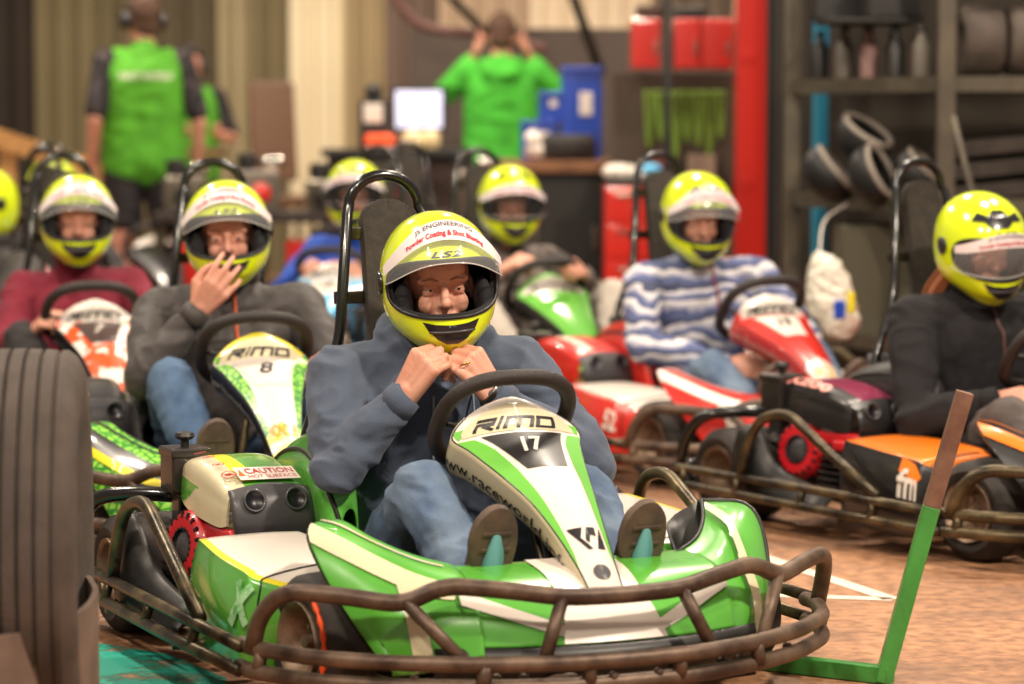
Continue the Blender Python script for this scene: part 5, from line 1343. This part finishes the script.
# ---- red workshop frame: upright and wall cupboards
t = thing('red_upright', 'tall red steel upright beside the storage rack', 'steel post', (1.155, 14, 0))
boxp('post', t, (0, 0, 1.3), (.17, .14, 2.6), RED, .006)
for z in (.4, .9, 1.5, 2.1): boxp('bolt_plate', t, (-.02, -.074, z), (.06, .008, .06), RED, .002)
for i, (x, w, l) in enumerate(((.645, .14, 'leftmost red wall cupboard, left of the black post'), (.84, .13, 'middle red wall cupboard, right of the black post'), (.985, .15, 'red wall cupboard next to the tall red upright'))):
    t = thing('wall_cupboard', l, 'cupboard', (x, 14, 1.44), 0, 'red wall cupboards'); boxp('cupboard_body', t, (0, .15, .12), (w, .3, .24), RED, .006); boxp('cupboard_door', t, (0, -.006, .12), (w*.92, .014, .22), RED, .004)
    boxp('handle', t, (w*.32, -.02, .10), (.012, .014, .07), CHROME, .002)
o = boxp('cupboard_post', None, (.745, 13.95, .9), (.035, .04, 1.8), BLACKP); tag(o, 'thin black post between the red wall cupboards', 'post')
o = boxp('tool_board', None, (.80, 14.4, .715), (.62, .05, 1.43), mat('tool_board_grey', '#574b41', .9, bump=.2)); tag(o, 'dark tool board below the red wall cupboards', 'tool board')
GH = mat('green_hose', '#7ea238', .6)
for i in range(7):
    x = .66+.055*i+.02*(i > 1); z1 = 1.34; z0 = 1.06+.05*math.sin(i*2.3)
    bm = bmesh.new(); add_tube(bm, cr([(x, 14.33, z1), (x+.005, 14.31, (z0+z1)/2), (x+.015, 14.31, z0), (x+.03, 14.32, (z0+z1)/2), (x+.032, 14.33, z1)], 6), .011, 8)
    o = link('hanging_strap', bm, GH); tag(o, 'green strap loop hanging on the tool board', 'strap', 'green strap loops on the tool board')
for i, (x, z, w, h, m_, l) in enumerate(((.57, .927, .16, .10, BLACKP, 'black power tool case on a shelf left of the strap loops'), (.72, .93, .09, .13, mat('tin_red', '#8c2f26', .5), 'dull red tin on the tool board shelf'), (.93, .95, .13, .15, mat('pale_box', '#a08a78', .7), 'pale box on the tool board shelf by the upright'))):
    o = boxp('storage_box', None, (x, 14.28, z), (w, .15, h), m_, .01); tag(o, l, 'box')
o = boxp('board_shelf', None, (.80, 14.27, .865), (.62, .2, .02), BLACKP); tag(o, 'narrow black shelf on the tool board', 'shelf')
# things on top of the cupboards
for i, (x, w, h, m_, l) in enumerate(((.66, .12, .06, mat('brown_case', '#4b3328', .6), 'low brown case on the leftmost red cupboard'), (.86, .16, .05, BLACKP, 'black case on the middle red cupboard'))):
    o = boxp('storage_box', None, (x, 14.1, 1.685+h/2), (w, .16, h), m_, .01); tag(o, l, 'box')
# ---- storage rack on the right
RACK = mat('olive_rack_steel', '#4b443a', .5, .3, col2='#5d5546', scale=8)
t = thing('storage_rack', 'tall grey steel storage rack filled with tyres and seats', 'rack', (0, 0, 0))
PST = [(1.64, 11.0), (1.16, 12.05), (2.95, 11.05), (2.5, 12.1)]
for x, y in PST: boxp('post', t, (x, y, 1.15), (.065, .06, 2.3), RACK)
for z in (.32, .87, 1.335, 1.92):
    bm = bmesh.new()
    for a, b in ((0, 1), (0, 2), (1, 3), (2, 3)):
        a, b = V((*PST[a], z)), V((*PST[b], z)); d = b-a; add_box(bm, (a+b)/2, (d.length, .04, .055), rot=Matrix.Rotation(math.atan2(d.y, d.x), 3, 'Z'))
    link('shelf_beam', bm, RACK, t, smooth=False)
    bm = bmesh.new(); prism(bm, [PST[0], PST[2], PST[3], PST[1]], Matrix.Translation((0, 0, z+.02)), .012); link('shelf_board', bm, RACK, t, smooth=False)
bm = bmesh.new(); add_tube(bm, [(1.66, 10.97, 1.22), (1.90, 10.99, .35)], .014, 6); link('brace', bm, RACK, t)
for i, (x, l) in enumerate(((1.80, 'kart tyre standing on the rack just right of the near post'), (1.975, 'kart tyre on the rack, second from the near post'), (2.15, 'kart tyre on the rack, third from the near post'))):
    bm = bmesh.new(); add_lathe(bm, [(.07, -.07), (.11, -.082), (.128, -.075), (.137, -.055), (.139, 0), (.137, .055), (.128, .075), (.11, .082), (.07, .07), (.066, 0)], frame((x, 11.2, 1.367+.139), (1, .05, 0), (0, 0, 1)), 32, closed=True)
    o = link('slick_tyre', bm, mat('used_slick', '#4a413b', .75, col2='#5d524a', scale=10), autosmooth=50); tag(o, l, 'tyre', 'tyres standing on the rack')
GR = mat('grey_plastic_jar', '#5f584f', .5)
rr = random.Random(5); k = 0
for row in range(2):
    for i in range(5):
        f = (i+.5)/5; x = 1.60-.40*f+.10*row+.02; y = 11.15+.85*f+.05*row; h = .14+.05*rr.random(); r = .036
        bm = bmesh.new(); add_lathe(bm, [(r, 0), (r, h*.7), (r*.5, h*.86), (r*.45, h)], Matrix.Translation((x, y, 1.368)), 18); o = link('bottle', bm, [GR, BLACKP, mat('pinkish_jar', '#8c6b66', .5)][(i+row) % 3], autosmooth=40)
        bm = bmesh.new(); add_lathe(bm, [(r*.5, 0), (r*.5, .02)], Matrix.Translation((x, y, 1.368+h)), 12); link('cap', bm, BLACKP, o)
        tag(o, 'dark workshop bottle on the upper shelf of the rack', 'bottle', 'workshop bottles on the upper rack shelf')
for i, (x, y, l) in enumerate(((1.50, 11.5, 'black crate above the bottles on the rack, nearer the post'), (1.33, 11.85, 'black crate above the bottles on the rack, farther back'))):
    o = boxp('crate', None, (x, y, 1.70), (.22, .26, .20), BLACKP, .012); tag(o, l, 'crate')
o = boxp('rack_divider', None, (1.42, 11.62, 1.588), (.36, .60, .016), BLACKP); tag(o, 'thin black board across the bottles carrying two crates', 'board')
# open black helmet shells with pale rims on the middle shelf
RIMC = mat('pale_rim', '#9a8f84', .6)
for i, (x, y, z, rz_, tl, l) in enumerate(((1.27, 11.62, .985, 2.9, .9, 'open black helmet shell with pale rim on the rack, farthest from the near post'), (1.42, 11.38, .985, 2.6, 1.1, 'open black helmet shell with pale rim on the rack, in the middle'), (1.40, 11.55, 1.13, 2.4, .6, 'open black helmet shell resting on top of the other shells'), (1.60, 11.3, .985, 2.8, .8, 'open black helmet shell with pale rim, beside the near post'))):
    M = Matrix.Translation((x, y, z)) @ Matrix.Rotation(rz_-PI*.5, 4, 'Z') @ Matrix.Rotation(tl, 4, 'X') @ Matrix.Diagonal((1, 1.25, 1, 1))
    bm = bmesh.new(); R_ = .098; pr = [(R_*math.sin(t), -R_*math.cos(t)) for t in [PI*.62*k/12 for k in range(13)]]; pr[0] = (.001, -R_)
    add_lathe(bm, pr+[(r*.9, h*.9) for r, h in pr[::-1]], M, 28, closed=True); s_ = link('helmet_shell', bm, SEATM, autosmooth=60); tag(s_, l, 'helmet', 'helmet shells on the rack')
    bm = bmesh.new(); r, h = pr[-1]; add_tube(bm, [M @ V((r*.96*math.cos(a), r*.96*math.sin(a), h)) for a in [2*PI*k/32 for k in range(32)]], .011, 7, closed=True); link('shell_rim', bm, RIMC, s_)
# foam mats, boxes
MATM = mat('grey_mat', '#3c3530', .85, col2='#4d453f', scale=9)
for i, l in enumerate(('lowest of the slanted grey mats on the rack', 'middle one of the slanted grey mats on the rack', 'top one of the slanted grey mats on the rack')):
    bm = bmesh.new(); add_box(bm, (2.25, 11.5, .97+.085*i), (1.15, .7, .06), rot=Matrix.Rotation(-.10, 3, 'Y'), bev=.01); o = link('foam_mat', bm, MATM, autosmooth=30); tag(o, l, 'mat', 'slanted mats on the rack')
o = boxp('storage_box', None, (2.1, 11.6, .57), (.9, .7, .46), mat('dark_crate', '#28231f', .7), .015); tag(o, 'large dark box on the lowest rack shelf', 'box')
o = boxp('storage_box', None, (1.47, 11.75, .56), (.30, .4, .44), mat('olive_crate', '#55503f', .7), .015); tag(o, 'olive box on the lowest rack shelf near the cyan pole', 'box')
bm = bmesh.new(); add_lathe(bm, [(.034, 0), (.034, 2.4)], Matrix.Translation((1.315, 12.4, 0)), 18); o = link('standing_pipe', bm, mat('cyan_paint', '#2b93b8', .4, coat=.3), autosmooth=40); tag(o, 'cyan blue vertical pipe behind the storage rack', 'pipe')
o = boxp('panel', None, (1.9, 12.6, 1.1), (1.5, .05, 2.2), mat('dark_backboard', '#3a332b', .9, bump=.2)); tag(o, 'dark board closing the back of the storage rack', 'board')
o = boxp('black_post', None, (1.235, 13.6, 1.2), (.09, .09, 2.4), mat('soot_black', '#120f0e', .6)); tag(o, 'black post between the red upright and the rack', 'post')
# carrier bag hanging from the rack
bm = bmesh.new(); cone_prim(bm, (0, 0, 0), .09, (.0, 0, .13), .075); cone_prim(bm, (.06, 0, -.08), .09, (.02, 0, .10), .08); cone_prim(bm, (-.03, 0, .12), .05, (-.03, 0, .19), .028)
o = organic('carrier_bag', bm, .008, mat('white_plastic_bag', '#d9d2c2', .35, bump=.4, bscale=18, bdist=.02), folds=.014, ffreq=11, seed=8); o.location = (1.165, 10.75, .53); o.scale = (.86, .86, .86); tag(o, 'white plastic carrier bag hanging in front of the rack', 'bag')
bm = bmesh.new(); add_box(bm, (.05, -.09, -.03), (.05, .02, .08), bev=.008); link('blue_print', bm, BLUE, o); bm = bmesh.new(); add_box(bm, (.10, -.08, 0), (.03, .02, .09), bev=.008); link('yellow_print', bm, YEL, o)
bm = bmesh.new(); add_tube(bm, cr([(1.17, 10.75, .70), (1.22, 11.0, .84), (1.38, 11.5, .90)], 5), .005, 6); link('bag_handle', bm, WHITE, None)
bpy.data.objects['bag_handle'].parent = o; bpy.data.objects['bag_handle'].location = (-1.20, -10.75, -.50)
# ---- tyre barrier in the left foreground
TT = mat('road_tyre', '#3c332d', .85, col2='#4d423b', scale=7, bump=.35, bscale=120)
bm = bmesh.new(); R0 = .39; prof = [(.22, -.105), (.30, -.132), (.345, -.135), (.372, -.122), (.384, -.105)]
for gx in (-.09, -.06, -.03, 0, .03, .06, .09): prof += [(R0-.002-.5*gx*gx, gx-.0045), (R0-.012, gx-.002), (R0-.012, gx+.002), (R0-.002-.5*gx*gx, gx+.0045)]
prof += [(.384, .105), (.372, .122), (.345, .135), (.30, .132), (.22, .105), (.21, 0)]
add_lathe(bm, prof, frame((-.948, 5.48, R0), (1, .10, 0), (0, 0, 1)), 96, closed=True)
for k in range(0): pass
o = link('road_tyre', bm, TT, autosmooth=30); tag(o, 'large grooved road tyre standing upright in the left foreground', 'tyre')
BELT = mat('conveyor_belt', '#5b4a40', .75, col2='#6f5c50', scale=6, bump=.2, bscale=90)
pth = cr([(-1.77, 4.98, 0), (-1.32, 5.0, 0), (-1.05, 5.02, 0), (-.90, 5.09, 0), (-.82, 5.25, 0), (-.80, 5.45, 0), (-.825, 5.66, 0), (-.90, 5.84, 0), (-1.12, 5.95, 0)], 8)
bm = bmesh.new(); rows_ = []
for i, p in enumerate(pth):
    d = (pth[min(i+1, len(pth)-1)]-pth[max(i-1, 0)]).normalized(); n = V((d.y, -d.x, 0))*.006
    rows_.append([bm.verts.new(q) for q in (p+n+V((0, 0, .005)), p+n+V((0, 0, .300)), p-n+V((0, 0, .300)), p-n+V((0, 0, .005)))])
for a, b in zip(rows_, rows_[1:]):
    for k in range(4): bm.faces.new((a[k], b[k], b[(k+1) % 4], a[(k+1) % 4]))
bm.faces.new(rows_[0]); bm.faces.new(rows_[-1][::-1])
bmesh.ops.recalc_face_normals(bm, faces=bm.faces[:])
o = link('barrier_belt', bm, BELT, autosmooth=40); tag(o, 'brown conveyor belt strip wrapped round the foot of the large tyre', 'barrier belt')
for i in (10, 26): 
    bm = bmesh.new(); p = pth[i]; add_lathe(bm, [(.012, 0), (.012, .006), (.006, .010)], frame((p.x, p.y-.006, .16), (0, -1, 0), (0, 0, 1)), 12); link('bolt', bm, CHROME, o)
# ---- steel marker post with foot, right foreground
t = thing('steel_post', 'leaning square steel post on a flat foot, green below and bare brown above', 'post', (.797, 6.16, 0))
GP = mat('green_post_paint', '#3f8f3c', .4, coat=.3, col2='#357c33', scale=14); BP = mat('bare_brown_steel', '#6b4a3c', .55, .3, col2='#80604f', scale=14)
def sqbar(bm, a, b, w):
    a, b = V(a), V(b); d = b-a; M = frame((a+b)/2, d, (0, 1, 0)); add_box(bm, (a+b)/2, (w, w, d.length), rot=M.to_3x3(), bev=.003)
bm = bmesh.new(); sqbar(bm, (-.30, .20, .020), (.018, -.005, .020), .036); link('foot_bar', bm, GP, t, autosmooth=30)
bm = bmesh.new(); sqbar(bm, (0, 0, .005), (.100, -.005, .385), .035); link('lower_post', bm, GP, t, autosmooth=30)
bm = bmesh.new(); sqbar(bm, (.100, -.005, .385), (.168, -.01, .632), .035); link('bare_top', bm, BP, t, autosmooth=30)

# ---- long parts table with spare engines, behind the parked karts
t = thing('parts_table', 'low dark parts table with spare engines in front of the pale wall', 'table', (-.95, 14.95, 0))
boxp('table_top', t, (0, 0, .70), (1.75, .5, .05), mat('table_dark', '#2e2420', .7)); boxp('lower_shelf', t, (0, 0, .25), (1.7, .45, .03), BLACKP)
for sx in (-.84, 0, .84):
    for sy in (-.2, .2): boxp('leg', t, (sx, sy, .34), (.05, .05, .68), BLACKMETAL)
ENG = ['spare engine at the left end of the parts table', 'spare engine with red cowl, second from the left on the parts table', 'spare engine in the middle of the parts table', 'spare engine, second from the right on the parts table', 'spare engine at the right end of the parts table']
for i, l in enumerate(ENG):
    x = -1.68+.37*i; z = .726; e = thing('spare_engine', l, 'engine', (x, 14.95, z), .3*math.sin(i*2.1), 'spare engines on the parts table')
    sc = 1+.18*math.sin(i*1.9)
    bm = bmesh.new(); add_box(bm, (0, 0, .09*sc), (.20, .18, .18*sc), bev=.02)
    for k in range(6): add_box(bm, (0, 0, (.05+.022*k)*sc), (.22, .20, .006))
    link('engine_block', bm, mat('cast_alloy', '#8f867c', .3, .9, bump=.2), e, autosmooth=40)
    bm = bmesh.new(); add_lathe(bm, [(.05, -.02), (.055, 0), (.045, .03), (.02, .04)], frame((0, -.10, .08*sc), (0, -1, 0)), 24); link('cowl', bm, RED if i % 2 else BLACKP, e, autosmooth=40)
    bm = bmesh.new(); add_lathe(bm, [(.03, 0), (.055, .01), (.055, .08), (.03, .09)], Matrix.Translation((-.05, 0, .18*sc)), 20); link('air_filter', bm, BLACKP, e, autosmooth=40)
    bm = bmesh.new(); cone_prim(bm, (.05, -.03, .21*sc), .04, (.10, -.04, .22*sc), .035); link('exhaust', bm, mat('polished_chrome', '#d8d0c6', .12, 1.), e)
for i, (x, z, w, l) in enumerate(((-1.55, .265, .34, 'red crate on the lower shelf of the parts table, left'), (-1.0, .265, .30, 'red crate on the lower shelf of the parts table, middle'), (-.42, .265, .36, 'red crate on the lower shelf of the parts table, right'))):
    o = boxp('crate', None, (x, 14.90, z+.16), (w, .34, .32), RED, .02); tag(o, l, 'crate', 'red crates under the parts table')
t = thing('side_table', 'small brown side table beside the high-backed chair', 'table', (-1.85, 17.0, 0)); boxp('table_top', t, (0, 0, 1.0), (.34, .3, .05), mat('brown_top', '#6b4c30', .6)); boxp('column', t, (0, 0, .5), (.06, .06, .97), BLACKMETAL)

o = boxp('trim_1', None, (-.55, 17, 2.81), (6.0, .16, .16), RACK); tag(o, kind='structure')
for i, x in enumerate((-3.45, 2.3)):
    o = boxp('trim_%d' % (i+2), None, (x, 17, 1.365), (.12, .12, 2.73), RACK); tag(o, kind='structure')
# ------------------------------------------------------------------ light
SC.world = bpy.data.worlds.new('hall_air'); SC.world.use_nodes = True
bg = SC.world.node_tree.nodes['Background']; bg.inputs[0].default_value = (1, .84, .70, 1); bg.inputs[1].default_value = .35
def lamp(x, y, z, power, size, tgt, col=(1, .86, .70)):
    l = bpy.data.lights.new('lamp', 'AREA'); l.shape = 'DISK'; l.size = size; l.energy = power; l.color = col
    o = bpy.data.objects.new('ceiling_lamp_light', l); COL.objects.link(o); o.location = (x, y, z)
    d = V(tgt)-V((x, y, z)); o.rotation_euler = d.to_track_quat('-Z', 'Y').to_euler()
lamp(3.2, 4.2, 4.6, 330, .35, (.2, 6.3, .5))
lamp(-2.5, 2.5, 5.0, 200, .5, (0, 6.5, .5))
lamp(.3, 1.5, 5.2, 160, .5, (.3, 6.5, .5))
lamp(1.5, 9.5, 5.2, 190, .5, (.6, 8.5, .3))
lamp(-2.8, 8.5, 5.2, 210, .5, (-1, 8.5, .3))
lamp(-3.5, 15, 5.5, 330, .6, (-2.2, 17, 1))
lamp(.5, 14, 5.5, 300, .6, (.3, 16, .6))
lamp(3, 11, 5.5, 110, .5, (2.4, 12, .6))
lamp(-.5, 19, 6, 260, .8, (-1, 22, 1.5))
